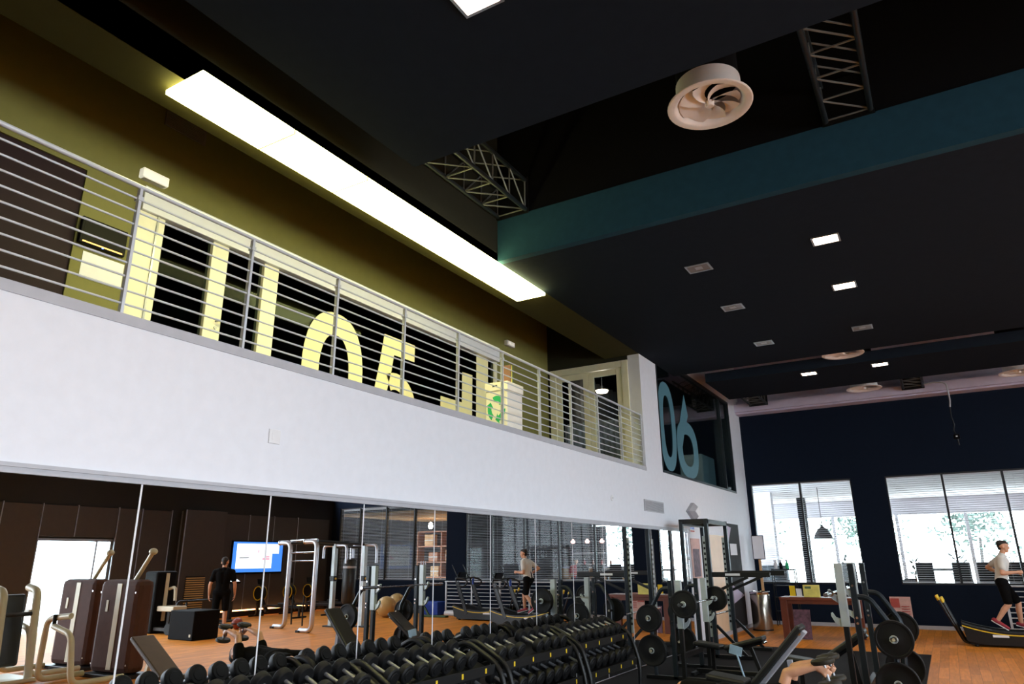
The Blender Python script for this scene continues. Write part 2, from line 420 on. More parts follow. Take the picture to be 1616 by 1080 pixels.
# ------------------------------------------------------------------ balcony railing
ry0, rps, RT = 2.614, 1.0437, 4.488
rail = thing('balcony_railing', 'brushed steel balcony railing with nine thin horizontal bars between flat posts', 'railing')
for i in range(-1, 11):
    y = ry0+i*rps
    p = G().box(-.068, -.03, y-.011, y+.011, BF+.03, RT-.02).build('post', 'rail_steel', rail)
    G().box(-.075, -.023, y-.02, y+.02, RT-.12, RT-.085).build('clamp', 'rail_steel', p)
for k in range(1, 10):
    z = RT-k*.1042
    G().cone((-.05, 1.2, z), (-.05, ry0+10*rps+.02, z), .0085, n=8).build('rail_bar', 'rail_steel', rail, smooth=True)
G().cone((-.05, 1.2, RT), (-.05, ry0+10*rps+.03, RT), .019, n=12).build('top_rail', 'rail_steel', rail, smooth=True)

# ------------------------------------------------------------------ strip light under the soffit
sl = thing('strip_light', 'long glowing yellow-white strip of six light panels under the balcony soffit', 'light')
y0, y1 = 2.911, 8.994; n = 6; step = (y1-y0)/n
G().box(-.38, -.06, y0+.1, y1-.1, ZP-.03, ZP-.001).build('housing', 'white_plastic', sl)
for k in range(n):
    G().box(-.47, .035, y0+k*step+.006, y0+(k+1)*step-.006, ZP-.075, ZP-.03).build('diffuser', 'strip_light', sl, bevel=.004)
    if k: G().box(-.472, .037, y0+k*step-.0058, y0+k*step+.0058, ZP-.078, ZP-.03).build('divider', 'gold_vinyl', sl)

# ------------------------------------------------------------------ balcony back wall: doors, glass front, signs
gd = struct('door_2', G().box(XB-.06, XB+.05, 3.73, 4.03, BF, 5.37).box(XB-.06, XB+.04, 4.65, 4.87, BF, 5.37).box(XB-.06, XB+.04, 5.40, 5.63, BF, 5.37).box(XB-.06, XB+.03, 10.85, 10.95, BF, 5.37).box(XB-.06, XB+.02, 4.03, 10.85, BF, BF+.08), 'cream_frame', bevel=.008)
struct('header_beam', G().box(XB-.06, XB+.09, 3.73, 10.95, 5.372, DOORZ), 'white_wall', gd, bevel=.008)
struct('frame_bead', G().box(XB+.05, XB+.065, 3.93, 3.95, BF, 5.37), 'aluminium', gd)
struct('handle', G().tube(bend([(XB+.04, 4.8, 4.42), (XB+.1, 4.8, 4.42), (XB+.1, 4.93, 4.42)], .02), .012).cone((XB+.04, 4.8, 4.34), (XB+.055, 4.8, 4.34), .018), 'aluminium', gd, smooth=True)
for z in (3.75, 5.2):
    struct('hinge', G().cone((XB+.055, 3.94, z-.06), (XB+.055, 3.94, z+.06), .014), 'aluminium', gd, smooth=True)
gy = [4.03, 4.65, 4.87, 5.40, 5.63, 6.81, 7.96, 9.14, 10.85]
for a, b in zip(gy[:-1], gy[1:]):
    if (a, b) in ((4.65, 4.87), (5.40, 5.63)): continue
    struct('pane', G().box(XB-.012, XB-.002, a+.004, b-.004, BF+.08, 5.37), 'dark_glass', gd)
gl = lambda u, v, t: (XB+.002+t, u, v)
def ell(cx, cz, a, b, n=40): return [(cx+a*math.cos(2*PI*i/n), cz+b*math.sin(2*PI*i/n)) for i in range(n)]
def sel(cx, cz, a, b, n=48, e=2.4):
    out = []
    for i in range(n):
        t = 2*PI*i/n; c, s_ = math.cos(t), math.sin(t)
        out.append((cx+a*math.copysign(abs(c)**(2/e), c), cz+b*math.copysign(abs(s_)**(2/e), s_)))
    return out
dec = G().ring(sel(6.73, 4.20, .575, .90), sel(6.74, 4.20, .285, .58), gl, .004)
tag(dec.build('glass_decal', 'cream_decal'), 'large cream numeral 0 stuck on the dark glass wall behind the railing', 'decal')
five = G().prism([(7.74, 5.08), (8.48, 5.08), (8.48, 4.80), (7.98, 4.80), (7.93, 4.52), (7.83, 4.14), (7.56, 4.14), (7.66, 4.6)], gl, .004)
ao = [(8.05+.50*math.cos(t), 3.98+.54*math.sin(t)) for t in np.linspace(2.05, -PI*.9, 30)]
ai = [(8.05+.24*math.cos(t), 3.98+.28*math.sin(t)) for t in np.linspace(2.05, -PI*.9, 30)]
for i in range(29):
    five.prism([ao[i], ao[i+1], ai[i+1], ai[i]], gl, .004)
tag(five.build('glass_decal', 'cream_decal'), 'large cream numeral 5 stuck on the dark glass wall beside the numeral 0', 'decal')
tag(G().prism([(9.2, 4.39), (9.82, 4.39), (9.82, 4.94), (10.14, 4.95), (10.14, 4.12), (9.2, 4.12)], gl, .004).build('glass_decal', 'cream_decal'),
    'cream J-shaped decal stroke low on the dark glass wall', 'decal')
tag(G().prism([(10.27, 5.37), (10.66, 5.37), (10.66, 3.6), (10.27, 3.6)], gl, .004).build('glass_decal', 'cream_decal'),
    'tall upright cream decal bar on the glass beside the recycling box', 'decal')
tag(G().box(-3.2, -2.6, 7.7, 8.6, BF, 4.35).build('storage_box', 'teal_box', bevel=.02), 'plain teal box standing inside the dark room behind the glass', 'box')
struct('door_3', G().box(XB-.1, XB-.02, 2.05, 3.17, BF, 5.57), 'door_plum', bevel=.006)
mo = thing('wall_monitor', 'small black wall monitor with an orange reflected line on the olive wall', 'monitor', (XB, 3.41, 4.91))
G().box(.03, .075, -.23, .23, -.14, .14).build('casing', 'screen_black', mo, bevel=.008)
G().box(.002, .03, -.08, .08, -.06, .06).build('bracket', 'black_metal', mo)
G().box(.0755, .078, -.2, .2, -.125, -.112).build('reflection_line', 'orange_reflection', mo)  # emissive line imitating the strip light's reflection on the monitor
G().box(.0755, .079, -.008, .008, -.137, -.128).build('status_light', 'blue_led', mo)
G().box(.0752, .077, -.205, .205, -.1, .12).build('screen', 'screen_black', mo)
tag(G().box(XB+.001, XB+.006, 3.27, 3.69, 4.445, 4.72).build('notice_sheet', 'paper'), 'blank cream notice sheet fixed under the small wall monitor', 'notice')
ex = thing('exit_sign', 'white box exit light on the olive wall above the cream doors', 'sign', (XB, 3.83, 5.795))
G().box(.002, .09, -.15, .15, -.055, .055).build('casing', 'exit_white', ex, bevel=.01); G().box(.01, .08, -.13, .13, -.06, -.055).build('lens', 'white_plastic', ex)
em = thing('emergency_lamp', 'small white emergency lamp on the dark wall above the recycling box', 'lamp', (XB, 11.4, 5.86))
G().box(.002, .08, -.15, .15, -.05, .05).build('casing', 'white_plastic', em, bevel=.01); G().box(.08, .09, -.1, -.02, -.03, .03).box(.08, .09, .02, .1, -.03, .03).build('lens', 'exit_white', em)
def grille(name, label, to, L_, Hh, nsl, m, mb):
    t = thing(name, label, 'vent')
    G().prism([(0,0),(L_,0),(L_,Hh),(0,Hh)], lambda u, v, q: to(u, v, .001+q), .004).build('backing', mb, t)
    for a, b, c, d in ((0, L_, 0, .02), (0, L_, Hh-.02, Hh), (0, .02, .02, Hh-.02), (L_-.02, L_, .02, Hh-.02)):
        G().prism([(a,c),(b,c),(b,d),(a,d)], lambda u, v, q: to(u, v, .002+q), .016).build('frame', m, t)
    for k in range(nsl):
        z = .02+(Hh-.04)*(k+.5)/nsl; h = (Hh-.04)/nsl*.28
        G().prism([(.02,z-h),(L_-.02,z-h),(L_-.02,z+h),(.02,z+h)], lambda u, v, q: to(u, v+q*.5, .004+q), .010).build('slat', m, t)
grille('air_vent', 'dark louvred air vent high on the olive wall above the exit light', lambda u, v, q: (XB+q, 3.87+u, 6.52+v), .52, .2, 8, 'lamp_off', 'dark_paint')
grille('wall_vent', 'grey louvred vent low on the white wall above the mirror end', lambda u, v, q: (q, 12.83+u, 2.615+v), 1.07, .215, 9, 'grey_trim', 'taupe_panel')
so = thing('wall_socket', 'white square socket plate on the white balcony front', 'socket', (0, 4.04, 2.78))
G().box(.0005, .012, -.06, .06, -.06, .06).build('plate', 'white_plastic', so, bevel=.004); G().box(.012, .014, -.03, .03, -.03, .03).build('cover', 'white_plastic', so)
so2 = thing('wall_switch', 'tiny white round fitting on the white wall left of the grey vent', 'socket', (0, 11.3, 2.75))
G().lathe([(.05,0),(.05,.012),(.03,.018),(0,.018)], 16, (.0005,0,0), (1,0,0)).build('plate', 'white_plastic', so2, smooth=True); G().box(.018, .022, -.012, .012, -.012, .012).build('button', 'grey_trim', so2)

# end door of the balcony
d3 = G().box(-2.04, -1.9, YE-.03, YE+.08, BF, 5.66).box(-.39, -.25, YE-.03, YE+.08, BF, 5.66).box(-1.9, -.39, YE-.03, YE+.08, 5.52, 5.66)
d4 = struct('door_4', d3, 'cream_frame', bevel=.008)
for a, b in ((-1.895, -1.15), (-1.14, -.395)):
    lf = struct('door_leaf', G().box(a, a+.12, YE, YE+.05, BF+.02, 5.51).box(b-.12, b, YE, YE+.05, BF+.02, 5.51).box(a+.12, b-.12, YE, YE+.05, 5.39, 5.51).box(a+.12, b-.12, YE, YE+.05, BF+.02, BF+.2), 'cream_frame', d4, bevel=.006)
    struct('pane', G().box(a+.12, b-.12, YE+.02, YE+.03, BF+.2, 5.39), 'dark_glass', lf)
cur = []
for i in range(60): cur.append((-1.95+i*.029, YE+.45+.05*math.sin(i*1.5)))
cg = G()
for (a, b), (c, d) in zip(cur[:-1], cur[1:]): cg.add([(a,b,BF+.02),(c,d,BF+.02),(c,d,4.55),(a,b,4.55)], [(0,1,2,3)])
tag(cg.build('curtain', 'lobby_white'), 'pale pleated half curtain inside the room behind the end door', 'curtain')
lp = thing('ceiling_lamp', 'round glowing ceiling lamp seen through the end door glass', 'lamp', (-1.54, YE+1.62, 5.5))
G().lathe([(.0,-.06),(.12,-.05),(.15,0)], 20).build('bowl', 'lamp_warm', lp, smooth=True); G().cone((0,0,0),(0,0,1.495),.012).build('rod', 'aluminium', lp)
l = bpy.data.lights.new('room_bulb', 'POINT'); l.energy = 35; l.color = (1, .9, .75); l.shadow_soft_size = .1; o = bpy.data.objects.new('room_bulb', l); COL.objects.link(o); o.location = (0, 0, -.2); o.parent = lp

# recycling box with emblem, boards leaning behind it
rb = thing('recycling_box', 'white cardboard recycling box with green arrows emblem beside the railing', 'bin', (-.46, 8.56, BF), 0)
G().box(-.18, .18, -.215, .215, 0, .66).build('body', 'cardboard_white', rb, bevel=.01)
lid = G().box(-.195, .195, -.23, .23, .66, .79).build('lid', 'cardboard_white', rb, bevel=.01)
G().box(-.06, .02, -.2315, -.2305, .72, .745).build('hand_hole', 'dark_paint', lid)
emb = G()
for k in range(3):
    a0 = PI/2+k*2*PI/3
    pts = [(.15*math.cos(t), .40+.19*math.sin(t)) for t in np.linspace(a0-.75, a0+.45, 8)]
    inn = [(.085*math.cos(t), .40+.11*math.sin(t)) for t in np.linspace(a0+.45, a0-.75, 8)]
    emb.prism(pts+inn, lambda u, v, q: (u, -.2165-q, v), .002)
    t = a0-.75
    emb.prism([(.18*math.cos(t), .40+.23*math.sin(t)), (.055*math.cos(t), .40+.07*math.sin(t)), (.125*math.cos(t-.45), .40+.16*math.sin(t-.45))], lambda u, v, q: (u, -.2165-q, v), .002)
emb.build('arrow_emblem', 'green_print', rb)
for k, (m_, lab) in enumerate((('book_red', 'brown'), ('book_yellow', 'yellow'), ('book_green', 'green'))):
    tag(G().box(-.48, -.32, 8.50+k*.035, 8.525+k*.035, BF+.7905, BF+1.07).build('folder', m_, bevel=.003), f'thin {lab} folder standing on the lid of the recycling box', 'folder')

# ------------------------------------------------------------------ window with numeral decals on the white wall
w6 = struct('window_1', G().box(-.2, .01, 14.05, 14.1, 3.45, 6.02).box(-.2, .01, 20.1, 20.15, 3.45, 6.02).box(-.2, .015, 14.1, 20.1, 3.45, 3.5).box(-.2, .01, 14.1, 20.1, 5.97, 6.02).box(-.2, 0, 19.2, 19.24, 3.5, 5.97), 'slate_metal')
struct('pane', G().box(-.06, -.05, 14.1, 19.2, 3.5, 5.97), 'teal_glass', w6); struct('pane', G().box(-.06, -.05, 19.24, 20.1, 3.5, 5.97), 'teal_glass', w6)
g6 = lambda u, v, t: (-.048+t, u, v)
tag(G().ring(sel(14.72, 4.52, .56, .98), sel(14.74, 4.52, .27, .68), g6, .004).build('glass_decal', 'teal_decal'), 'large teal numeral 0 on the dark window above the weights', 'decal')
six = G().ring(sel(16.1, 4.17, .80, .66), sel(16.1, 4.15, .42, .37), g6, .004).prism([(15.3, 4.3), (15.62, 4.75), (16.1, 5.48), (16.3, 5.0), (15.95, 4.6), (15.7, 4.2)], g6, .0035)
tag(six.build('glass_decal', 'teal_decal'), 'large teal numeral 6 on the dark window beside the numeral 0', 'decal')
cb2 = thing('cabinet', 'pale grey-green cabinet standing behind the dark upper window', 'cabinet', (-.75, 19.2, BF))
G().box(-.3, .3, -.6, .6, 0, .98).build('body', 'light_metal', cb2, bevel=.01); G().box(.301, .315, -.58, -.01, .03, .95).box(.301, .315, .01, .58, .03, .95).build('door', 'light_metal', cb2)
cg = G(); cur = [(-2.2+.08*math.sin(i*1.3), 14.3+i*.055) for i in range(80)]
for (a, b), (c, d) in zip(cur[:-1], cur[1:]): cg.add([(a,b,BF+.02),(c,d,BF+.02),(c,d,6.0),(a,b,6.0)], [(0,1,2,3)])
tag(cg.build('curtain', 'taupe_panel'), 'dark brown pleated curtain inside the upper window room', 'curtain')

# ------------------------------------------------------------------ ceiling: downlights, diffusers, trusses, cable
def downlight(x, y, lit, label, group):
    t = thing('downlight', label, 'downlight', (x, y, ZP), 0, group)
    G().box(-.17, .17, -.14, -.115, -.012, .0).box(-.17, .17, .115, .14, -.012, 0).box(-.17, -.145, -.115, .115, -.012, 0).box(.145, .17, -.115, .115, -.012, 0).build('frame', 'aluminium', t)
    if lit: G().box(-.145, .145, -.115, .115, -.006, -.001).build('lamp', 'lamp_warm', t)
    else:
        G().box(-.145, .145, -.115, .115, -.003, -.001).build('reflector', 'lamp_off', t)
        G().box(-.05, .05, -.05, .05, -.008, -.003).build('lamp', 'grey_trim', t)
    if lit:
        l = bpy.data.lights.new('downlight_beam', 'SPOT'); l.energy = 110; l.color = (1, .82, .70); l.spot_size = 2.2; l.spot_blend = .8; l.shadow_soft_size = .1
        o = bpy.data.objects.new('downlight_beam', l); COL.objects.link(o); o.location = (0, 0, -.03); o.parent = t
gr = 'recessed ceiling downlights'
downlight(4.04, 9.32, True, 'glowing square downlight in the dark middle ceiling panel near the blue fascia', gr)
downlight(4.05, 11.25, True, 'glowing square downlight in the dark middle ceiling panel behind the first lit one', gr)
for k, y in enumerate((9.37, 11.31, 13.70)): downlight(2.34, y, False, f'unlit square downlight near the white wall, {ORD[k]} from the blue fascia', gr)
downlight(4.08, 13.68, False, 'unlit square downlight in line behind the two glowing ones', gr)
for x, q in ((2.70, 'closer to the upper window'), (4.15, 'farther from the upper window')): downlight(x, 16.72, True, f'glowing square downlight in the far dark ceiling panel {q}', gr)
downlight(2.41, 3.47, True, 'glowing downlight in the near dark ceiling panel above the strip light', gr)
for x, y in ((2.41, 1.5), (4.1, 1.5), (7.5, 9.3), (7.5, 11.25), (10.9, 9.3), (10.9, 11.25), (7.5, 16.72), (10.9, 16.72), (10.9, 13.7), (14, 11.25), (14, 16.72)):  # out-of-frame lamps added for the light they give
    downlight(x, y, True, 'added out-of-frame downlight glowing over the open gym floor', gr)

def diffuser(loc, label, duct_to):
    t = thing('swirl_diffuser', label, 'diffuser', loc, 0, 'round ceiling air diffusers')
    G().lathe([(.405,0),(.415,.006),(.415,.014),(.33,.035),(.32,.04),(.315,.26),(.305,.26),(.30,.075),(.302,.06),(.318,.03),(.338,.008),(.352,0),(.405,0)], 40).build('collar', 'diffuser_white', t, smooth=True)
    G().lathe([(0,-.006),(.035,-.004),(.045,.01),(.045,.05),(0,.05)], 20).build('hub', 'diffuser_white', t, smooth=True)
    for k in range(8):
        a = k*PI/4; g = G(); rows = []
        for i in range(7):
            r = .04+.262*i/6; tw = a+.5*(i/6)**1.3; hw = .86*(.5+.5*i/6)
            rows.append([(r*math.cos(tw+q*hw), r*math.sin(tw+q*hw), .022+.05*q) for q in (0, .33, .66, 1)])
        vv = [p for r_ in rows for p in r_]; ff = [(i*4+j, i*4+j+1, (i+1)*4+j+1, (i+1)*4+j) for i in range(6) for j in range(3)]
        g.add(vv, ff).build('blade', 'diffuser_white', t, smooth=True)
    G().cone((0,0,.26), (0,0,duct_to-loc[2]), .305, n=32).build('duct', 'black_ceiling', t, smooth=True)
diffuser((3.43, 6.165, 6.08), 'white round swirl diffuser hanging below a black duct before the blue fascia', ZT-.002)
diffuser((3.53, 15.78, 5.84), 'white round swirl diffuser half hidden behind the middle ceiling panel', ZT-.002)
diffuser((3.60, 19.55, 5.84), 'white round swirl diffuser in front of the lilac bulkhead beside the black box', ZT-.002)
diffuser((6.88, 19.75, 5.84), 'white round swirl diffuser before the lilac bulkhead above the runner', ZT-.002)

def truss(x, y0, y1, label, z=6.42, wd=.45):
    t = thing('ceiling_truss', label, 'truss', (x, y0, z), 0, 'dark lighting trusses'); L_ = y1-y0
    for a, b in ((0,0),(wd,0),(0,wd),(wd,wd)): G().cone((a,0,b),(a,L_,b),.03,n=10).build('chord', 'slate_metal', t, smooth=True)
    k = 0; y = .0
    while y+.42 <= L_:
        for p, q in (((0,y,0),(wd,y+.42,0)), ((wd,y+.42,0),(0,y+.42,0)), ((0,y,0),(0,y+.42,wd)), ((wd,y,wd),(wd,y+.42,0)), ((0,y+.42,wd),(0,y+.42,0)), ((wd,y+.42,wd),(wd,y+.42,0)), ((0,y,wd),(wd,y+.42,wd))):
            G().cone(p, q, .011, n=6).build('brace', 'truss_brace', t)
        y += .42
    G().box(-.04, wd+.04, L_-.02, L_-.002, -.05, wd+.05).build('end_plate', 'black_metal', t)
truss(.03, 3.4, 7.64, 'dark lattice truss ending at the blue fascia beside the strip light')
truss(4.36, 3.4, 7.64, 'dark lattice truss crossing the ceiling gap beside the round diffuser')
truss(.5, 18.6, 20.85, 'dark truss end below the lilac bulkhead near the upper window', 6.02)
truss(4.45, 18.6, 20.85, 'dark truss end below the lilac bulkhead beside the hanging cable', 6.0)
for x in (.28+.42, 4.66):
    pass
cab = thing('hanging_cable', 'thin cable with a black connector hanging down the dark far wall', 'cable', (5.4, 20.6, 0))
G().tube(bend([(-.5,0,6.0),(-.25,0,6.03),(.02,0,5.98),(.03,0,5.5),(0,0,5.35)], .1), .02, 8).build('sleeve', 'grey_trim', cab, smooth=True)
G().tube([(0,0,5.35),(-.01,0,5.1),(.02,0,4.9),(-.02,0,4.75),(.02,0,4.65)], .012, 6).build('wire', 'black_metal', cab, smooth=True)
G().box(-.05, .09, -.04, .04, 4.53, 4.65).build('connector', 'screen_black', cab, bevel=.01); G().box(.0,.04,-.045,-.04,4.58,4.61).build('label_plate', 'paper', cab)
G().cone((.03,0,4.53),(.04,0,4.38),.015).build('plug', 'black_metal', cab)

# ------------------------------------------------------------------ rubber mat, dumbbell racks, dumbbells
tag(G().box(.02, 4.2, 1.2, 16.0, .001, .014).build('rubber_mat', 'mat_rubber'), 'large black rubber mat laid under the free weights along the mirror', 'mat')
ZM = .0145
def rot_y(a): return Matrix.Rotation(a, 3, 'Y')
TILT = .38
def rack(y0, label, L_=1.6):
    t = thing('dumbbell_rack', label, 'rack', (0, y0, ZM), 0, 'dumbbell racks along the mirror')
    for y in (0.0, L_):
        G().tube(bend([(.84,y,.03),(.86,y,.36),(.74,y,.74),(.34,y,.95),(.16,y,.87),(.14,y,.03)], .12, 6), .028, 10).build('side_frame', 'black_metal', t, smooth=True)
        G().box(.10, .9, y-.03, y+.03, .0, .03).build('foot', 'black_metal', t, bevel=.006)
    for (xa, za, xb, zb) in ((.218, .887, .70, .695), (.338, .567, .82, .375)):
        R = rot_y(math.atan2(za-zb, xb-xa)); c = Vector(((xa+xb)/2, L_/2, (za+zb)/2))
        tr = G().obox(c+R@Vector((0,0,-.012)), (math.hypot(xb-xa, za-zb), L_-.06, .012), R).build('tray', 'black_metal', t)
        G().obox((xb+.006, L_/2, zb+.02), (.012, L_-.06, .085)).build('front_lip', 'black_metal', tr)
        for k in range(4):
            G().obox((xb+.014, L_*(k+.5)/4, zb+.02), (.003, .026, .045)).build('number_plate', 'yellow_plastic', tr)
    return t
def head_prof(r, h): return [(0, -h/2), (r*.55, -h/2), (r*.6, -h/2+.006), (r*.86, -h/2+.006), (r, -h/2+.018), (r, h/2-.014), (r*.88, h/2), (0, h/2)]
def dumbbell_proto(r, label):
    t = thing('dumbbell', label, 'dumbbell')
    G().cone((-.095,0,0), (.095,0,0), .0165, n=12).build('handle', 'grip_steel', t, smooth=True)
    for s_ in (-1, 1):
        G().lathe(head_prof(r, .078), 24, (s_*.128,0,0), (-s_,0,0)).build('head', 'black_rubber', t, smooth=True)
    return t
def place_db(proto, used, loc, rot, label, group):
    o = proto if not used[0] else copy_tree(proto)
    used[0] = True; o.location = loc; o.rotation_euler = rot; o['label'] = label; o['group'] = group
    return o
pr = {r: (dumbbell_proto(r, 'dumbbell'), [False]) for r in (.068, .075, .08, .086)}
racks = [(1.37, None), (3.115, 'low black two-tier dumbbell rack at the end nearest the brown machines'), (4.86, 'low black two-tier dumbbell rack second from the bench press stand by the mirror'[:70]), (6.605, 'black two-tier dumbbell rack between two others with yellow number plates'), (8.35, 'black two-tier dumbbell rack next to the bench press stand by the mirror')]
names = ['', 'first rack by the brown machines', 'second rack along the mirror', 'third rack along the mirror', 'fourth rack along the mirror']
racks[2] = (4.86, 'black two-tier dumbbell rack second along the mirror from the brown machines')
for ri, (y0, lab) in enumerate(racks):
    if lab: rack(y0, lab)
    for tier in (0, 1):
        if ri < 2 and tier: continue
        if ri == 2 and tier: ks = range(5, 8)
        elif ri == 0: continue
        else: ks = range(8)
        for k in ks:
            if (ri, tier, k) in ((3, 0, 3), (2, 0, 7)): continue
            y = y0+.1+k*.2; r = (.08 if ri <= 2 else .075) if tier == 0 else .086
            if tier == 0 and ri == 4: r = .068
            xa, za = ((.49, .872), (.61, .552))[tier]
            off = r-.085
            loc = (xa+off*.371+random.uniform(-.008,.008), y, za+off*.928+ZM+.004)
            place_db(*pr[r], loc, (0, TILT+.0, random.uniform(-.05,.05)), f"black dumbbell, {ORD[7-k]} from the press stand end, {'top' if tier == 0 else 'lower'} tier, {names[ri]}", f"dumbbells on the {'top' if tier == 0 else 'lower'} tier of {names[ri]}")

# ------------------------------------------------------------------ bench press stands, plates, bars, benches
def plate_proto(r, th):
    t = thing('weight_plate', 'plate', 'weight plate')
    G().lathe([(.026,-th/2),(.05,-th/2-.004),(.06,-th/2),(r*.62,-th/2+.004),(r*.84,-th/2+.004),(r*.88,-th/2-.003),(r*.97,-th/2-.003),(r,-th/2+.006),(r,th/2-.006),(r*.97,th/2+.003),(r*.88,th/2+.003),(r*.84,th/2-.004),(.06,th/2-.004),(.05,th/2),(.026,th/2),(.026,-th/2)], 36, (0,0,0), (0,1,0)).build('disc', 'black_rubber', t, smooth=True)
    G().lathe([(.026,-th/2-.002),(.040,-th/2-.007),(.044,-th/2-.003),(.044,-th/2+.01),(.026,-th/2+.01),(.026,-th/2-.002)], 24, (0,0,0), (0,1,0)).build('hub_ring', 'light_metal', t, smooth=True)
    return t
plates = {r: (plate_proto(r, .034), [False]) for r in (.20, .225)}
def put_plate(r, loc, label, group, flip=False):
    p, u = plates[r]
    o = p if not u[0] else copy_tree(p)
    u[0] = True; o.location = loc; o.rotation_euler = (0, 0, PI if flip else 0); o['label'] = label; o['group'] = group
def station(loc, s, H, hw, label, who):
    t = thing('bench_press_stand', label, 'bench press stand', loc)
    for e in (-1, 1):
        y = e*hw
        up_ = G().box(s*.0-.03, s*.0+.03, y-.035, y+.035, 0, H-.70).build('upright', 'black_metal', t, bevel=.004)
        hp = [(-.045, H-.70), (.045, H-.70), (.045, H), (-.045, H)]
        fp = G().prism(hp, lambda u, v, q: (u*s, y-.037+q, v), .074).build('face_plate', 'light_metal', t, bevel=.003)
        for z in (H-.36, H-.62):
            hook = [(-.045, z), (-.10, z+.02), (-.13, z+.07), (-.145, z+.065), (-.145, z+.03), (-.11, z-.04), (-.045, z-.09)]
            G().prism(hook, lambda u, v, q: (u*s, y-.02+q, v), .04).build('hook', 'light_metal', fp)
        G().box(min(s*.1, s*.165), max(s*.1, s*.165), y-.03, y+.03, 0, H-.005).build('rear_post', 'slate_metal', t, bevel=.004)
        for z in (H-.25, H-.6, H-.66): G().cone((s*.13, y-.045, z), (s*.13, y+.045, z), .014).build('bolt', 'chrome', t, smooth=True)
        za = min(1.30, H-.1)
        G().tube(bend([(s*.13,y,za),(s*.28,y,za-.01),(s*.48,y,za-.33),(s*.49,y,za-.42),(s*.44,y,.05)], .12, 6), .032, 8).build('arm', 'slate_metal', t, smooth=True)
        for px, pz in ((.48, .86), (.455, .40)):
            pg = G().cone((s*px, y-.15, pz), (s*px, y+.15, pz), .022).build('peg', 'black_metal', t, smooth=True)
            for e2 in (-1, 1): G().cone((s*px, y+e2*.15, pz), (s*px, y+e2*.156, pz), .018).build('peg_cap', 'beige_metal', pg)
        G().box(min(-s*.5, s*.6), max(-s*.5, s*.6), y-.03, y+.03, .0, .05).build('base_rail', 'black_metal', t, bevel=.006)
    G().box(s*.11-.03, s*.11+.03, -hw+.03, hw-.03, .26, .33).build('cross_bar', 'black_metal', t)
    for e in (-1, 1):
        for px, pz, r in ((.48, .86, .20), (.455, .40, .225)):
            for k in range(2):
                put_plate(r, (loc[0]+s*px, loc[1]+e*(hw+.058+k*.042), loc[2]+pz), f"black plate, {['inner','outer'][k]} on {'upper' if r == .20 else 'lower'} peg, {'dumbbell rack' if e < 0 else 'far wall'} side of {who}", f'plates stored on {who}', flip=(e > 0))
    return t
station((3.61, 10.145, ZM), 1, 1.67, .655, 'black and grey bench press stand with plate arms on the open floor side', 'the stand by the leaning poster')
station((1.09, 11.835, ZM), -1, 1.42, .675, 'black and grey bench press stand with plate arms beside the mirror', 'the stand beside the mirror')
def barbell(x, ya, yb, z, label):
    t = thing('barbell', label, 'barbell', (x, (ya+yb)/2, z)); h = (yb-ya)/2
    G().cone((0,-h+.4,0),(0,h-.4,0),.0145).build('shaft', 'chrome', t, smooth=True)
    for e in (-1, 1):
        sv = G().cone((0,e*(h-.42),0),(0,e*h,0),.025).build('sleeve', 'chrome', t, smooth=True); G().cone((0,e*(h-.43),0),(0,e*(h-.405),0),.038).build('collar', 'chrome', sv, smooth=True)
barbell(3.49, 9.05, 11.25, 1.345, 'bare chrome barbell resting on the hooks of the stand by the leaning poster')
barbell(1.215, 10.75, 12.95, 1.095, 'chrome barbell loaded with plates on the stand beside the mirror')
for y, q in ((11.0, 'inner plate, dumbbell rack'), (10.957, 'outer plate, dumbbell rack'), (12.70, 'inner plate, smith machine'), (12.743, 'outer plate, smith machine')): put_plate(.20, (1.215, y, 1.095), f'black {q} end of the loaded barbell beside the mirror', 'plates loaded on the barbell')

def bench(low, high, wd, pad, label, seat=True, frame='grey_trim'):
    # inclined back pad from low to high (x-z plane), y centre from low
    lx, y, lz = low; hx, _, hz = high
    z0 = ZM
    t = thing('incline_bench', label, 'bench', (lx, y, z0)); dx = hx-lx; dz = hz-lz; sg = 1 if dx > 0 else -1
    L_ = math.hypot(dx, dz); ang = -math.atan2(dz, dx); R = rot_y(ang)
    mid = Vector((dx/2, 0, (lz+hz)/2-z0)); nrm = R @ Vector((0,0,1)); nrm = nrm if nrm.z > 0 else -nrm
    sgn = 1 if (R@Vector((0,0,1))).z > 0 else -1
    G().obox(mid-nrm*.03, (L_, wd, .065), R).build('back_pad', pad, t, bevel=.022)
    G().obox(mid-nrm*.085, (L_*.94, wd*.5, .04), R).build('back_frame', frame, t, bevel=.006)
    if seat: G().obox((-sg*.26, 0, lz-z0-.0), (.42, wd, .065), rot_y(sg*.12)).build('seat_pad', pad, t, bevel=.022)
    G().bar((-sg*.48,0,.06), (dx*.85,0,.06), .06, .06, (0,1,0)).build('base_beam', frame, t, bevel=.008)
    G().bar((-sg*.2,0,.06), (-sg*.2,0,lz-z0-.03), .05, .05, (0,1,0)).build('seat_post', frame, t)
    a = mid-nrm*.1; G().bar((dx*.85,0,.06), (a.x+dx*.1, 0, a.z), .05, .05, (0,1,0)).build('strut', frame, t)
    for x in (-sg*.48, dx*.85): G().obox((x,0,.03), (.07, .46, .05)).build('foot', 'black_metal', t, bevel=.01)
    for e in (-1, 1): G().cone((dx*.85, e*.2, .05), (dx*.85, e*.23, .05), .05).build('wheel', 'black_rubber', t, smooth=True)
    G().cone((hx-lx-.0, -wd*.35, hz-z0-.09), (hx-lx, wd*.35, hz-z0-.09), .02).build('handle_bar', 'chrome', t, smooth=True)
bench((2.78, 8.25, .52), (3.31, 8.25, 1.10), .30, 'black_vinyl', 'black incline bench with a grey frame raised steeply on the rubber mat')
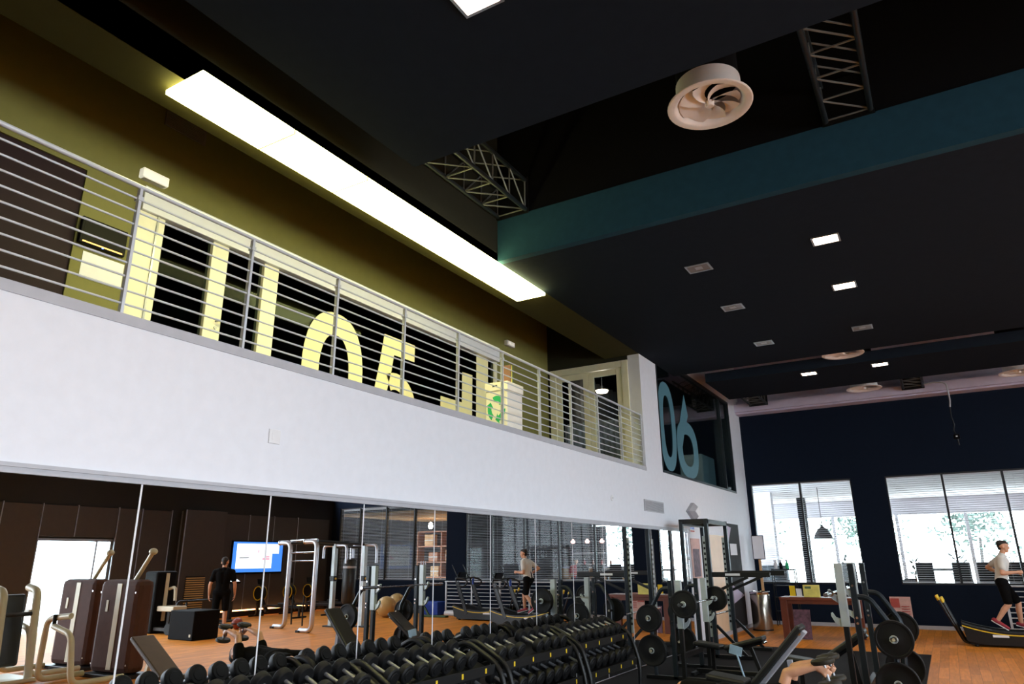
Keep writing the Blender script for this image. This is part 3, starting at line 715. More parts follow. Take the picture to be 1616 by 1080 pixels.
bench((3.14, 10.15, .52), (3.72, 10.15, .92), .28, 'black_vinyl', 'black incline bench set between the uprights of the bare barbell stand', frame='black_metal')
bench((4.36, 6.42, .34), (5.12, 6.42, .80), .34, 'brown_vinyl', 'brown incline bench with a beige frame on the wooden floor', frame='beige_metal')
bench((1.55, 11.83, .45), (2.15, 11.83, .62), .28, 'black_vinyl', 'low black bench under the loaded barbell beside the mirror', frame='black_metal')
fb = thing('flat_bench', 'flat black bench carrying the man with two dumbbells', 'bench', (3.25, 6.85, ZM))
G().box(-.65, .62, -.14, .14, .375, .435).build('pad', 'black_vinyl', fb, bevel=.02); G().box(-.6, .55, -.03, .03, .31, .375).build('beam', 'grey_trim', fb)
for x in (-.5, .45):
    G().box(x-.03, x+.03, -.03, .03, .04, .31).build('leg', 'grey_trim', fb); G().box(x-.035, x+.035, -.25, .25, 0, .04).build('foot', 'black_metal', fb, bevel=.008)
cs = thing('instruction_card', 'small blue-grey instruction card on a thin slanted rod beside the incline bench', 'card', (2.62, 8.95, ZM))
G().cone((0,0,.015),(-.19,.1,.66),.011).build('rod', 'card_blue', cs, smooth=True); G().obox((-.2,.1,.70),(.145,.015,.10),Matrix.Rotation(.25,3,'Y')).build('card', 'card_blue', cs); G().cone((0,0,.001),(0,0,.02),.09).build('base', 'black_metal', cs)

# ------------------------------------------------------------------ smith machine
sm = thing('smith_machine', 'tall black smith machine with perforated light guide bars near the corner', 'smith machine', (.78, 14.56, ZM))
for e in (-1, 1):
    y = e*.70
    G().box(.03, .10, y-.04, y+.04, 0, 2.46).build('front_post', 'slate_metal', sm, bevel=.005)
    G().box(-.46, -.39, y-.04, y+.04, 0, 2.42).build('rear_post', 'slate_metal', sm, bevel=.005)
    G().box(-.46, .10, y-.035, y+.035, 2.38, 2.47).build('top_beam', 'black_metal', sm)
    G().box(-.7, .75, y-.04, y+.04, 0, .06).build('base_beam', 'black_metal', sm, bevel=.006)
    gb = G().box(-.03, .03, y-.012, y+.012, .35, 2.15).build('guide_bar', 'light_metal', sm)
    for k in range(16): G().box(-.018, .018, y-.0135, y+.0135, .5+k*.1, .545+k*.1).build('slot', 'black_metal', gb)
    ar = G().box(.10, 1.15, y-.035, y+.035, 1.40, 1.49).build('safety_arm', 'black_metal', sm, bevel=.006)
    G().box(.35, .62, y-.037, y-.036, 1.425, 1.465).build('arm_label', 'paper', ar)
    G().bar((.10,y,1.12), (.75,y,1.40), .05, .05, (0,1,0)).build('arm_brace', 'black_metal', sm)
    G().bar((.10,y,.55), (.60,y,.05), .05, .05, (0,1,0)).build('foot_brace', 'black_metal', sm)
G().box(-.46, -.39, -.66, .66, 2.36, 2.44).build('cross_beam', 'black_metal', sm); G().box(.03, .10, -.66, .66, 2.38, 2.46).build('cross_beam', 'black_metal', sm)
G().cone((.0,-.95,.72), (.0,.95,.72), .016).build('guided_bar', 'chrome', sm, smooth=True)

# ------------------------------------------------------------------ white wall near the corner: boards, posters, sign
tag(G().box(.0005, .02, 16.55, 18.3, .1, 2.28).build('wall_board', 'pale_wood', bevel=.004), 'pale wooden board fixed on the white wall behind the smith machine', 'board')
bd = thing('climbing_panel', 'black wall panel with lilac triangles beside the steel bin', 'panel', (.0005, 19.2, .1))
G().box(0, .03, -.78, .6, 0, 2.5).build('board', 'dark_paint', bd, bevel=.004)
G().prism([(-.75, .55), (.55, .72), (-.75, 1.05)], lambda u, v, q: (.031+q, u, v), .003).build('triangle', 'lilac_paint', bd)
G().prism([(-.70, 2.45), (-.2, 2.40), (-.7, 1.9)], lambda u, v, q: (.031+q, u, v), .003).build('triangle', 'lilac_paint', bd)
G().prism([(-.45, 1.72), (.22, 1.72), (.22, 2.0), (-.45, 2.0)], lambda u, v, q: (.031+q, u, v), .003).build('sheet', 'paper', bd)
ps = thing('wall_poster', 'narrow framed poster with a dark red photo on the white wall behind the smith machine', 'poster', (.0005, 15.85, 1.75))
G().box(0, .012, -.33, .33, -.42, .42).build('sheet', 'poster_pink', ps); G().box(.0125, .014, -.24, .24, -.38, .2).build('picture', 'poster_dark', ps)
ps2 = thing('wall_notice', 'small white notice with a blue and red stripe above the narrow poster', 'poster', (.0005, 15.72, 2.36))
G().box(0, .008, -.2, .2, -.1, .1).build('sheet', 'paper', ps2); G().box(.0085, .0095, -.15, .15, .0, .05).build('stripe', 'blue_plastic', ps2); G().box(.0085, .0095, -.15, .15, -.05, -.02).build('stripe', 'poster_red', ps2)
dm = thing('wall_speaker', 'white diamond-shaped speaker high on the white wall above the smith machine', 'speaker', (.0005, 15.8, 2.74))
ro = [(-.42, .0), (.0, .2), (.42, .0), (.0, -.2)]; g = G()
g.add([(0, u, v) for u, v in ro]+[(.07, u*.98, v*.98) for u, v in ro]+[(.15, u*.55, v*.55) for u, v in ro], [(3,2,1,0),(8,9,10,11)]+[(i,(i+1)%4,4+(i+1)%4,4+i) for i in range(4)]+[(4+i,4+(i+1)%4,8+(i+1)%4,8+i) for i in range(4)])
g.build('body', 'grey_trim', dm); G().prism([(u*.5, v*.5) for u, v in ro], lambda u, v, q: (.151+q, u, v), .006).build('grille', 'paper', dm)

# ------------------------------------------------------------------ corner furniture: bin, notice stand, table, leaflets, poster
bn = thing('waste_bin', 'tall brushed steel cylinder bin standing in the corner', 'bin', (.46, 19.55, .001))
G().lathe([(.24,0),(.245,.02),(.245,.90),(.235,.92),(.215,.92),(.215,.5),(0,.5)], 32).build('body', 'steel_bin', bn, smooth=True)
G().lathe([(.25,0),(.25,.03),(.24,.03),(.24,0),(.25,0)], 32).build('base_ring', 'black_rubber', bn, smooth=True); G().lathe([(.246,.86),(.252,.87),(.252,.92),(.235,.93),(.23,.90)], 32).build('rim', 'chrome', bn, smooth=True)
ns = thing('notice_stand', 'slim stand with a white sheet on a wooden pole beside the bin', 'stand', (.30, 20.75, .001))
G().box(-.03,.03,-.03,.03,0,1.75).build('pole', 'slat_wood', ns); G().box(-.14,.14,-.045,-.032,1.72,2.32).build('sheet', 'paper', ns); G().box(-.16,.16,-.032,-.02,1.7,2.34).build('backing', 'dark_paint', ns); G().cone((0,0,0),(0,0,.03),.16,n=20).build('foot', 'black_metal', ns)
sh = thing('supply_shelf', 'small dark shelf rack with spray bottles under the blinds window', 'shelf', (.82, 21.15, .001))
for z in (.35, .7, 1.0, 1.42): G().box(-.3,.3,-.14,.14,z,z+.025).build('board', 'slate_metal', sh)
for x in (-.29,.29):
    for y in (-.13,.13): G().box(x-.012,x+.012,y-.012,y+.012,0,1.45).build('leg', 'black_metal', sh)
for k, (x, m_) in enumerate(((-.2,'white_plastic'),(-.06,'screen_black'),(.1,'green_print'))):
    b_ = thing('spray_bottle', ['white spray bottle', 'black spray bottle', 'green spray bottle'][k]+' on top of the small supply shelf', 'bottle', (.82+x, 21.15, 1.4465))
    G().lathe([(.045,0),(.05,.01),(.05,.14),(.02,.18),(.02,.2)], 16).build('body', m_, b_, smooth=True); G().box(-.05,.03,-.014,.014,.2,.235).build('nozzle', 'white_plastic', b_)
tb = thing('wooden_table', 'reddish wooden console table in front of the blinds windows', 'table', (2.1, 17.95, .001))
G().box(-.8,.85,-.34,.34,.83,.89).build('top', 'table_wood_plain', tb, bevel=.006)
for x in (-.72,.77):
    for y in (-.27,.27): G().box(x-.07,x+.07,y-.05,y+.05,0,.83).build('leg', 'table_wood_plain', tb, bevel=.005)
G().box(-.65,.7,-.29,-.25,.75,.83).box(-.65,.7,.25,.29,.75,.83).build('apron', 'table_wood_plain', tb)
lf = thing('leaflet_stand', 'orange and white leaflets upright in a holder on the wooden table', 'leaflets', (1.62, 17.85, .8915))
G().obox((-.05,0,.12),(.12,.01,.24),Matrix.Rotation(.2,3,'X')).build('leaflet', 'orange_vinyl' if 'orange_vinyl' in MATS else 'yellow_plastic', lf); G().obox((.09,0,.09),(.12,.01,.18),Matrix.Rotation(.2,3,'X')).build('leaflet', 'paper', lf); G().box(-.13,.16,-.05,.05,0,.02).build('holder', 'white_plastic', lf)
yb = thing('display_box', 'yellow printed display box standing on the wooden table', 'box', (1.98, 17.85, .8915))
G().box(-.17,.17,-.05,.05,0,.26).build('body', 'book_yellow', yb, bevel=.004); G().box(-.13,.0,-.0515,-.0505,.18,.23).build('print', 'book_green', yb)
tag(G().obox((1.72,17.75,.32),(.36,.015,.62),Matrix.Rotation(-.12,3,'X')).build('leaning_poster', 'poster_dark'), 'dark pictured poster leaning under the wooden table', 'poster')
pf = thing('floor_poster', 'white and red printed poster board leaning on the dark far wall', 'poster', (3.53, 21.24, .0))
Rp = Matrix.Rotation(-.12,3,'X')
G().obox((0,0,.40),(.47,.015,.74),Rp).build('board', 'poster_pink', pf); G().obox((-.12,-.013,.62),(.2,.004,.22),Rp).build('picture', 'poster_red', pf)
for k in range(4): G().obox((.1,-.03+.006*k,.36+.06*k),(.18,.004,.02),Rp).build('text_line', 'poster_red', pf)

# ------------------------------------------------------------------ windows of the far wall with venetian blinds
BL = {0: 'narrow window nearest the corner', 1: 'long window behind the treadmills', 2: 'office window beside the gym balls'}
mull = {0: [.116, 1.46, 2.795], 1: [3.63, 4.945, 6.247, 7.56, 8.87, 9.94], 2: [10.78, 12.32, 13.70, 15.05, 16.1]}
for wi, xs_ in mull.items():
    x0, x1 = xs_[0], xs_[-1]
    fr = G().box(x0, x1, D+.02, D+.16, WB, WB+.04).box(x0, x1, D+.02, D+.16, WT-.04, WT)
    for x in xs_: fr.box(max(x0, x-.025), min(x1, x+.025), D+.02, D+.16, WB+.04, WT-.04)
    wn = struct(f'window_{wi+2}', fr, 'window_frame')
    for bi, (a, b) in enumerate(zip(xs_[:-1], xs_[1:])):
        struct('pane', G().box(a+.025, b-.025, D+.13, D+.138, WB+.04, WT-.04), 'clear_glass', wn)
        bl = thing('venetian_blind', f'pale venetian blind, {ORD[bi]} section from the corner side, {BL[wi]}', 'blind', ((a+b)/2, D+.07, WB+.04), 0, f'blinds in the {BL[wi]}')
        hw_ = (b-a)/2-.03; sg_ = G(); Hh = WT-WB-.1
        n_ = int(Hh/.054)
        for k in range(n_):
            z = .05+k*.054; sg_.obox((0, 0, z), (2*hw_, .03, .0022), Matrix.Rotation(.30, 3, 'X'))
        o = sg_.build('slats', 'blind_slat', bl); o['kind'] = 'stuff'
        G().box(-hw_, hw_, -.02, .02, Hh, Hh+.035).build('head_rail', 'blind_slat', bl)
        G().box(-hw_, hw_, -.015, .015, .008, .028).build('bottom_rail', 'blind_slat', bl)
        for x in (-hw_*.7, hw_*.7): G().box(x-.002, x+.002, -.018, -.016, .03, Hh).build('cord', 'blind_slat', bl)

# ------------------------------------------------------------------ people
def rcone(g, p0, p1, r0, r1, n=14):
    # closed round-ended cone
    p0 = Vector(p0); p1 = Vector(p1); L_ = (p1-p0).length
    if L_ < 1e-5: return g.sphere(p0, r0, n)
    prof = [(r0*math.sin(a), -r0*math.cos(a)) for a in np.linspace(0, PI/2, 5)] + [(r1*math.cos(a), L_+r1*math.sin(a)) for a in np.linspace(0, PI/2, 5)]
    prof[0] = (0.0, prof[0][1]); prof[-1] = (0.0, prof[-1][1])
    return g.lathe(prof, n, p0, (p1-p0))
def fuse(g, name, m, parent, voxel, smooth=4):
    me = bpy.data.meshes.new(name); me.from_pydata(g.v, [], g.f)
    bm = bmesh.new(); bm.from_mesh(me); bmesh.ops.remove_doubles(bm, verts=bm.verts, dist=2e-4); bmesh.ops.recalc_face_normals(bm, faces=bm.faces); bm.to_mesh(me); bm.free()
    o = bpy.data.objects.new(name, me); COL.objects.link(o)
    r = o.modifiers.new('r', 'REMESH'); r.mode = 'VOXEL'; r.voxel_size = voxel
    s_ = o.modifiers.new('s', 'SMOOTH'); s_.factor = .5; s_.iterations = smooth
    dg = bpy.context.evaluated_depsgraph_get(); dg.update()
    m2 = bpy.data.meshes.new_from_object(o.evaluated_get(dg)); o.modifiers.clear(); o.data = m2; bpy.data.meshes.remove(me)
    m2.name = name; m2.polygons.foreach_set('use_smooth', [True]*len(m2.polygons)); m2.materials.clear(); m2.materials.append(MATS[m])
    if parent: o.parent = parent
    return o
def V(*a): return Vector(a)
def hand(g, wr, d, n, curl, side=1):
    d = d.normalized(); n = (n-d*n.dot(d)).normalized(); s_ = d.cross(n)*side
    for k in (-.5, .5): rcone(g, wr, wr+d*.075+s_*.026*k*1.2, .022, .019)
    rcone(g, wr+d*.03-s_*.018, wr+d*.075+s_*.02, .019, .019)
    for k, L_ in enumerate((.036, .041, .038, .030)):
        p = wr+d*.082+s_*(.03-.02*k); a = curl*.55
        for seg in range(3):
            q = p+(d*math.cos(a)+n*math.sin(a))*L_*(1-.2*seg); rcone(g, p, q, .0095-.0008*seg, .0088-.0008*seg, 8); p = q; a += curl
    p = wr+d*.025+s_*.022; q = p+(d*.6+s_*.6+n*.3).normalized()*.045; rcone(g, p, q, .012, .0105, 8)
    rcone(g, q, q+(d*.7+n*.8*min(1, curl)+s_*.1).normalized()*.035, .0105, .009, 8)
def headmesh(g, c, f, u):
    f = f.normalized(); u = (u-f*u.dot(f)).normalized(); r = f.cross(u)
    rcone(g, c+u*.035-f*.02, c+u*.045+f*.02, .082, .078, 18)
    rcone(g, c+f*.035+u*.01, c+f*.055-u*.075, .062, .036)
    for s_ in (-1, 1):
        rcone(g, c+f*.02+r*.045*s_, c+f*.045-u*.06+r*.02*s_, .035, .026)
        rcone(g, c-f*.005+r*.082*s_+u*.015, c-f*.008+r*.083*s_-u*.022, .014, .011, 8)
    rcone(g, c+f*.098+u*.018, c+f*.115-u*.022, .009, .014, 8)
    rcone(g, c+f*.09-u*.048-r*.014, c+f*.09-u*.048+r*.014, .010, .010, 8)
    rcone(g, c+f*.088+u*.035-r*.03, c+f*.088+u*.035+r*.03, .012, .012, 8)
def person(label, loc, rz, J, top, bottom, shoe, sleeve=.62, leg=.86, hairm='hair_dark', scale=1, voxel=.009, vc=.013, socks=True, longlegs=False):
    t = thing('person', label, 'person', loc, rz); t.scale = (scale,)*3
    J = {k: Vector(v) for k, v in J.items()}
    fwd = J['fwd']; upv = J['up']
    g = G()
    def torso(g, e):
        pl, cl, cr, nk = J['pelvis'], (J['shL']*.62+J['shR']*.38), (J['shL']*.38+J['shR']*.62), J['neck']
        ax = (J['neck']-J['pelvis']); ss = (J['shL']-J['shR']).normalized()
        rcone(g, J['hipL'], J['hipR'], .105+e, .105+e); w0 = pl+ax*.35
        for s_ in (-1, 1):
            rcone(g, pl+ss*.05*s_, w0+ss*.045*s_, .105+e, .10+e); rcone(g, w0+ss*.045*s_, pl+ax*.75+ss*.075*s_, .10+e, .115+e)
            rcone(g, pl+ax*.75+ss*.075*s_, pl+ax*.9+ss*.10*s_, .11+e, .075+e)
        rcone(g, J['shL'], J['shR'], .062+e, .062+e); rcone(g, pl+ax*.9, nk, .085+e, .055+e)
    torso(g, 0)
    rcone(g, J['neck'], J['head']-upv*.03, .056, .054); headmesh(g, J['head'], J.get('look', fwd), upv)
    for s_ in 'LR':
        sh_, el, wr = J['sh'+s_], J['el'+s_], J['wr'+s_]
        rcone(g, sh_, sh_*.5+el*.5, .058, .051); rcone(g, sh_*.5+el*.5, el, .05, .041); m_ = el*.7+wr*.3
        rcone(g, el, m_, .042, .044); rcone(g, m_, wr, .043, .028)
        hand(g, wr, J['hd'+s_], J['hn'+s_], J['curl'].x, 1 if s_ == 'L' else -1)
        hp, kn, an, to = J['hip'+s_], J['kn'+s_], J['an'+s_], J['to'+s_]
        rcone(g, hp, hp*.5+kn*.5, .088, .074); rcone(g, hp*.5+kn*.5, kn, .073, .055); m_ = kn*.68+an*.32
        back = -(J['to'+s_]-J['an'+s_]).normalized()*.012
        rcone(g, kn, m_+back, .054, .057); rcone(g, m_+back, an, .056, .036)
        heel = an-(to-an).normalized()*.05-V(0,0,0)*.0; rcone(g, an, heel, .038, .034); rcone(g, heel, to, .034, .028)
    fuse(g, 'body', 'skin', t, voxel)
    g = G(); torso(g, .014)
    for s_ in 'LR':
        sh_, el = J['sh'+s_], J['el'+s_]; rcone(g, sh_, sh_*(1-sleeve)+el*sleeve, .072, .068)
    fuse(g, 'shirt', top, t, vc)
    g = G(); rcone(g, J['hipL'], J['hipR'], .122, .122); rcone(g, J['pelvis'], J['pelvis']*.75+J['neck']*.25, .125, .118)
    for s_ in 'LR':
        hp, kn = J['hip'+s_], J['kn'+s_]
        if longlegs: rcone(g, hp, kn, .105, .072); rcone(g, kn, J['an'+s_], .072, .055)
        else: rcone(g, hp, hp*(1-leg)+kn*leg, .108, .086)
    fuse(g, 'shorts' if not longlegs else 'trousers', bottom, t, vc)
    f = J.get('look', fwd).normalized(); u = (upv-f*upv.dot(f)).normalized(); c = J['head']; g = G()
    rcone(g, c+u*.062-f*.04, c+u*.068+f*.022, .082, .072); rcone(g, c+u*.04-f*.05, c-u*.02-f*.055, .072, .05)
    fuse(g, 'hair', hairm, t, .011, 2)
    r = f.cross(u)
    for s_ in (-1, 1): G().sphere(c+f*.088+u*.012+r*.033*s_, .011, 10).build('eye', 'eye_white', t, smooth=True)
    for s_ in 'LR':
        an, to = J['an'+s_], J['to'+s_]; d = (to-an).normalized(); g = G(); h = an-d*.055
        rcone(g, an, h, .05, .048); rcone(g, h, to, .048, .038); rcone(g, an+d*.03, to+d*.01, .045, .036)
        so = fuse(g, 'shoe', shoe, t, .012)
        dn = (V(0,0,-1)-d*V(0,0,-1).dot(d)).normalized() if abs(d.z) < .95 else V(1,0,0)
        G().bar(h+dn*.035-d*.035, to+dn*.03+d*.035, .075, .02, d.cross(dn)).build('sole', 'white_plastic', so, bevel=.006)
    return t
RUN_XYZ = (5.62, 18.30, .30)
person('man in a white t-shirt and black shorts running on the curved treadmill', RUN_XYZ, 0, dict(
    fwd=(1,0,-.05), up=(.1,0,1), look=(1,0,-.08), pelvis=(0,0,.95), neck=(.10,0,1.46), head=(.15,0,1.615), shL=(.07,.185,1.395), shR=(.07,-.185,1.395),
    elL=(-.19,.27,1.21), wrL=(.03,.24,1.08), hdL=(.9,-.1,.2), hnL=(0,-1,0), elR=(.03,-.25,1.10), wrR=(.28,-.18,1.12), hdR=(1,.15,.1), hnR=(0,1,-.2), curl=(1.25,0,0),
    hipL=(0,.095,.92), hipR=(0,-.095,.92), knL=(.22,.10,.52), anL=(.20,.10,.10), toL=(.40,.10,.045), knR=(.04,-.10,.50), anR=(-.22,-.10,.16), toR=(-.06,-.10,.045)),
    'white_cotton', 'black_cotton', 'red_shoe')
def standing(lean=0):
    return dict(fwd=(1,0,0), up=(0,0,1), look=(1,.25,-.1), pelvis=(0,0,.96), neck=(.0,0,1.49), head=(.03,0,1.645), shL=(0,.20,1.42), shR=(0,-.20,1.42),
    elL=(-.03,.29,1.12), wrL=(.06,.30,.88), hdL=(.15,0,-1), hnL=(0,-1,0), elR=(-.03,-.29,1.12), wrR=(.06,-.30,.88), hdR=(.15,0,-1), hnR=(0,1,0), curl=(.45,0,0),
    hipL=(0,.10,.93), hipR=(0,-.10,.93), knL=(.02,.12,.50), anL=(0,.13,.09), toL=(.17,.15,.05), knR=(.02,-.12,.50), anR=(0,-.13,.09), toR=(.17,-.15,.05))
person('man in black t-shirt and shorts standing with his back turned behind the black speaker box', (11.95, 12.95, .012), .75, standing(), 'black_cotton', 'black_cotton', 'black_rubber', scale=1.06)
# man lying on the flat bench, head towards +x, dumbbells lowered behind the head
lay = dict(fwd=(0,0,1), up=(1,0,0), look=(.1,0,1), pelvis=(2.78,0,.575), neck=(3.36,0,.59), head=(3.53,0,.595), shL=(3.27,-.20,.575), shR=(3.27,.20,.575),
    elL=(3.36,-.17,.835), wrL=(3.60,-.16,.90), hdL=(.8,0,-.6), hnL=(0,1,-.2), elR=(3.36,.17,.835), wrR=(3.60,.16,.90), hdR=(.8,0,-.6), hnR=(0,-1,-.2), curl=(1.35,0,0),
    hipL=(2.75,-.10,.57), hipR=(2.75,.10,.57), knL=(2.33,-.19,.60), anL=(2.27,-.20,.115), toL=(2.10,-.21,.07), knR=(2.33,.19,.60), anR=(2.27,.20,.115), toR=(2.10,.21,.07))
person('man in black lying on the flat bench lowering two dumbbells over his head', (.08, 6.85, .0), 0, lay, 'black_cotton', 'black_cotton', 'grey_cotton', sleeve=.5)
hb = thing('dumbbell', 'held dumbbell', 'dumbbell')
G().cone((-.08,0,0), (.08,0,0), .015, n=12).build('handle', 'grip_steel', hb, smooth=True)
for e in (-1, 1): G().lathe(head_prof(.095, .05), 28, (e*.088,0,0), (-e,0,0)).build('head', 'olive_rubber', hb, smooth=True)
for s_, w_ in ((-1, 'nearer the brown incline bench'), (1, 'nearer the black incline bench')):
    o = hb if s_ < 0 else copy_tree(hb); o.location = (3.745, 6.85+s_*.15, .855); o.rotation_euler = (0, PI/2-.18, 0)
    o['label'] = f'small dumbbell held upright by the lying man, the hand {w_}'; o['group'] = 'dumbbells in the hands of the lying man'
person('person in a red top standing at the bar counter beyond the blinds', (9.0, 28.4, .001), -2.2, standing(), 'red_cotton', 'denim', 'black_rubber', voxel=.014, vc=.016, longlegs=True)

# ------------------------------------------------------------------ curved treadmills
def treadmill():
    t = thing('curved_treadmill', 'treadmill', 'treadmill')
    def ztop(x): return .25+.16*(x/.95)**2
    xs_ = np.linspace(-.95, .95, 21)
    for e in (-1, 1):
        poly = [(x, ztop(x)+.03) for x in xs_]+[(.9, .1), (.6, .04), (-.6, .04), (-.9, .1)]
        y = e*.40-.04
        sd = G().prism(poly, lambda u, v, q: (u, y+q, v), .08).build('side_panel', 'black_metal', t)
        yl = .042 if e > 0 else -.012+.0
        st = G()
        for a, b in zip(xs_[:-1], xs_[1:]):
            st.prism([(a, ztop(a)-.028), (b, ztop(b)-.028), (b, ztop(b)-.008), (a, ztop(a)-.008)], lambda u, v, q: (u, (e*.441 if e > 0 else -.446)+q, v), .005)
        st.build('yellow_stripe', 'yellow_plastic', sd)
        G().box(-.45, -.18, e*.4+(e*.041), e*.4+e*.046, .19, .235).build('label_plate', 'paper', sd)
        G().tube(bend([(.45, e*.42, .22), (.72, e*.42, .75), (.88, e*.40, 1.22), (.62, e*.40, 1.22), (.40, e*.40, 1.12), (.52, e*.42, .98), (.80, e*.42, 1.0)], .1, 6), .027, 10).build('handle', 'black_metal', t, smooth=True)
        G().bar((.42, e*.43, .18), (.80, e*.41, 1.12), .11, .045, (1,0,0)).build('upright', 'black_metal', t, bevel=.01)
        G().tube(bend([(-.60,e*.30,.05),(-.92,e*.30,.05),(-1.22,e*.30,.86)], .08), .022, 8).build('push_pole', 'black_metal', t, smooth=True)
        G().cone((-1.205,e*.30,.82),(-1.24,e*.30,.91),.029).build('grip', 'yellow_plastic', t, smooth=True)
        G().tube(bend([(-.60,e*.20,.05),(-.95,e*.20,.05),(-1.30,e*.20,.90)], .08), .022, 8).build('push_pole', 'black_metal', t, smooth=True)
        G().cone((-1.285,e*.20,.86),(-1.32,e*.20,.95),.029).build('grip', 'yellow_plastic', t, smooth=True)
        G().bar((.86, e*.3, 1.24), (1.08, e*.3, 1.62), .035, .02, (0,1,0)).build('console_arm', 'black_metal', t)
    belt = G()
    for a, b in zip(xs_[:-1], xs_[1:]):
        belt.obox(((a+b)/2, 0, (ztop(a)+ztop(b))/2-.012), (math.hypot(b-a, ztop(b)-ztop(a))-.006, .715, .024), rot_y(-math.atan2(ztop(b)-ztop(a), b-a))).build('belt_slat', 'black_rubber', t); belt = G()
    G().box(-.85, .85, -.36, .36, .03, .1).build('base', 'black_metal', t); G().cone((.88,-.40,1.22),(.88,.40,1.22),.026).build('cross_handle', 'black_metal', t, smooth=True)
    c = G().obox((.93,0,1.28),(.05,.42,.26),rot_y(-.5)).build('console', 'screen_black', t, bevel=.015); G().obox((.90,0,1.29),(.012,.34,.18),rot_y(-.5)).build('display', 'slate_metal', c)
    bt = G().lathe([(0,0),(.035,0),(.035,.14),(.015,.18),(.015,.2),(0,.2)], 12, (.72,.36,1.02)).build('bottle_holder', 'blue_plastic', t, smooth=True)
    for x in (-.75,.75):
        for e in (-1,1): G().cone((x,e*.34,0),(x,e*.34,.04),.04).build('foot', 'black_rubber', t)
    return t
TM = treadmill(); TM.location = (5.72, 18.30, .001); TM['label'] = 'black curved treadmill with yellow stripe under the running man'; TM['group'] = 'curved treadmills by the railing'
dup(TM, (7.78, 19.40, .001), 0, 'empty black curved treadmill in front of the runner beside the steel railing')

# low railing in front of the long window
lr = thing('floor_railing', 'low steel floor railing with horizontal bars behind the treadmills', 'railing', (0, 20.5, .001))
for x in (5.75, 6.85, 7.95, 9.05, 10.1): G().box(x-.025, x+.025, -.02, .02, 0, 1.06).build('post', 'rail_steel', lr)
for k in range(8): G().cone((5.75, 0, .15+k*.115), (10.1, 0, .15+k*.115), .011, n=8).build('rail_bar', 'rail_steel', lr, smooth=True)
G().cone((5.7, 0, 1.07), (10.15, 0, 1.07), .022, n=10).build('top_rail', 'rail_steel', lr, smooth=True)

# ------------------------------------------------------------------ things in the mirror: rig, bag, rowers, balls, box, screen
rg = thing('training_rig', 'silver and slate functional training rig with bent pipe legs', 'rig', (10.4, 15.0, .001))
for x, y in ((.85, -.45), (-.75, -1.0)):
    G().tube(bend([(x+.42,y,.05),(x,y,.05),(x,y,2.28),(x+.42,y,2.28)], .18, 7), .062, 12).build('pipe_leg', 'silver_tube', rg, smooth=True)
    G().box(x+.36, x+.5, y-.08, y+.08, 0, .06).build('foot', 'black_metal', rg, bevel=.01); G().sphere((x+.44,y,2.28), .07, 12).build('end_knob', 'chrome', rg, smooth=True)
for x, y in ((.1, .55), (-.72, .9)):
    G().box(x-.06, x+.06, y-.06, y+.06, 0, 2.25).build('column', 'light_metal', rg, bevel=.008); G().box(x-.075, x+.075, y-.075, y+.075, 1.22, 1.36).build('trolley', 'black_metal', rg); G().cone((x-.1,y,1.29),(x-.075,y,1.29),.03).build('knob', 'yellow_plastic', rg)
    G().box(x-.2, x+.2, y-.12, y+.12, 0, .04).build('column_foot', 'black_metal', rg)
    G().tube(bend([(x+.45,y,1.85),(x+.45,y,2.2),(x-.45,y,2.2),(x-.45,y,1.7)], .12, 6), .04, 10).build('arch', 'silver_tube', rg, smooth=True)
for p, q, r in (((.85,-.45,2.28),(.1,.55,2.22),.04), ((-.75,-1.0,2.28),(-.72,.9,2.22),.04), ((.85,-.45,2.0),(-.75,-1.0,2.0),.022), ((.85,-.45,1.78),(-.75,-1.0,1.78),.016), ((.1,.55,2.15),(-.72,.9,2.15),.035), ((.85,-.45,2.32),(-.75,-1.0,2.32),.03)):
    G().cone(p, q, r).build('cross_bar', 'slate_metal' if r > .03 else 'chrome', rg, smooth=True)
for x, y in ((.45,-.58),(-.2,-.8)): G().tube([(x,y,.9),(x+.02,y,.5),(x,y,.14)], .02, 8).build('strap', 'black_rubber', rg)
pb = thing('punching_bag', 'black punching bag hanging from the training rig', 'punching bag', (10.06, 15.72, .62))
G().lathe([(0,0),(.15,.01),(.19,.06),(.19,1.15),(.15,1.2),(0,1.2)], 24).build('bag', 'black_vinyl', pb, smooth=True); G().lathe([(.191,.95),(.195,.96),(.195,1.0),(.191,1.01)], 24).build('band', 'grey_trim', pb)
G().cone((0,0,1.2),(0,0,1.53),.012).build('chain', 'chrome', pb)
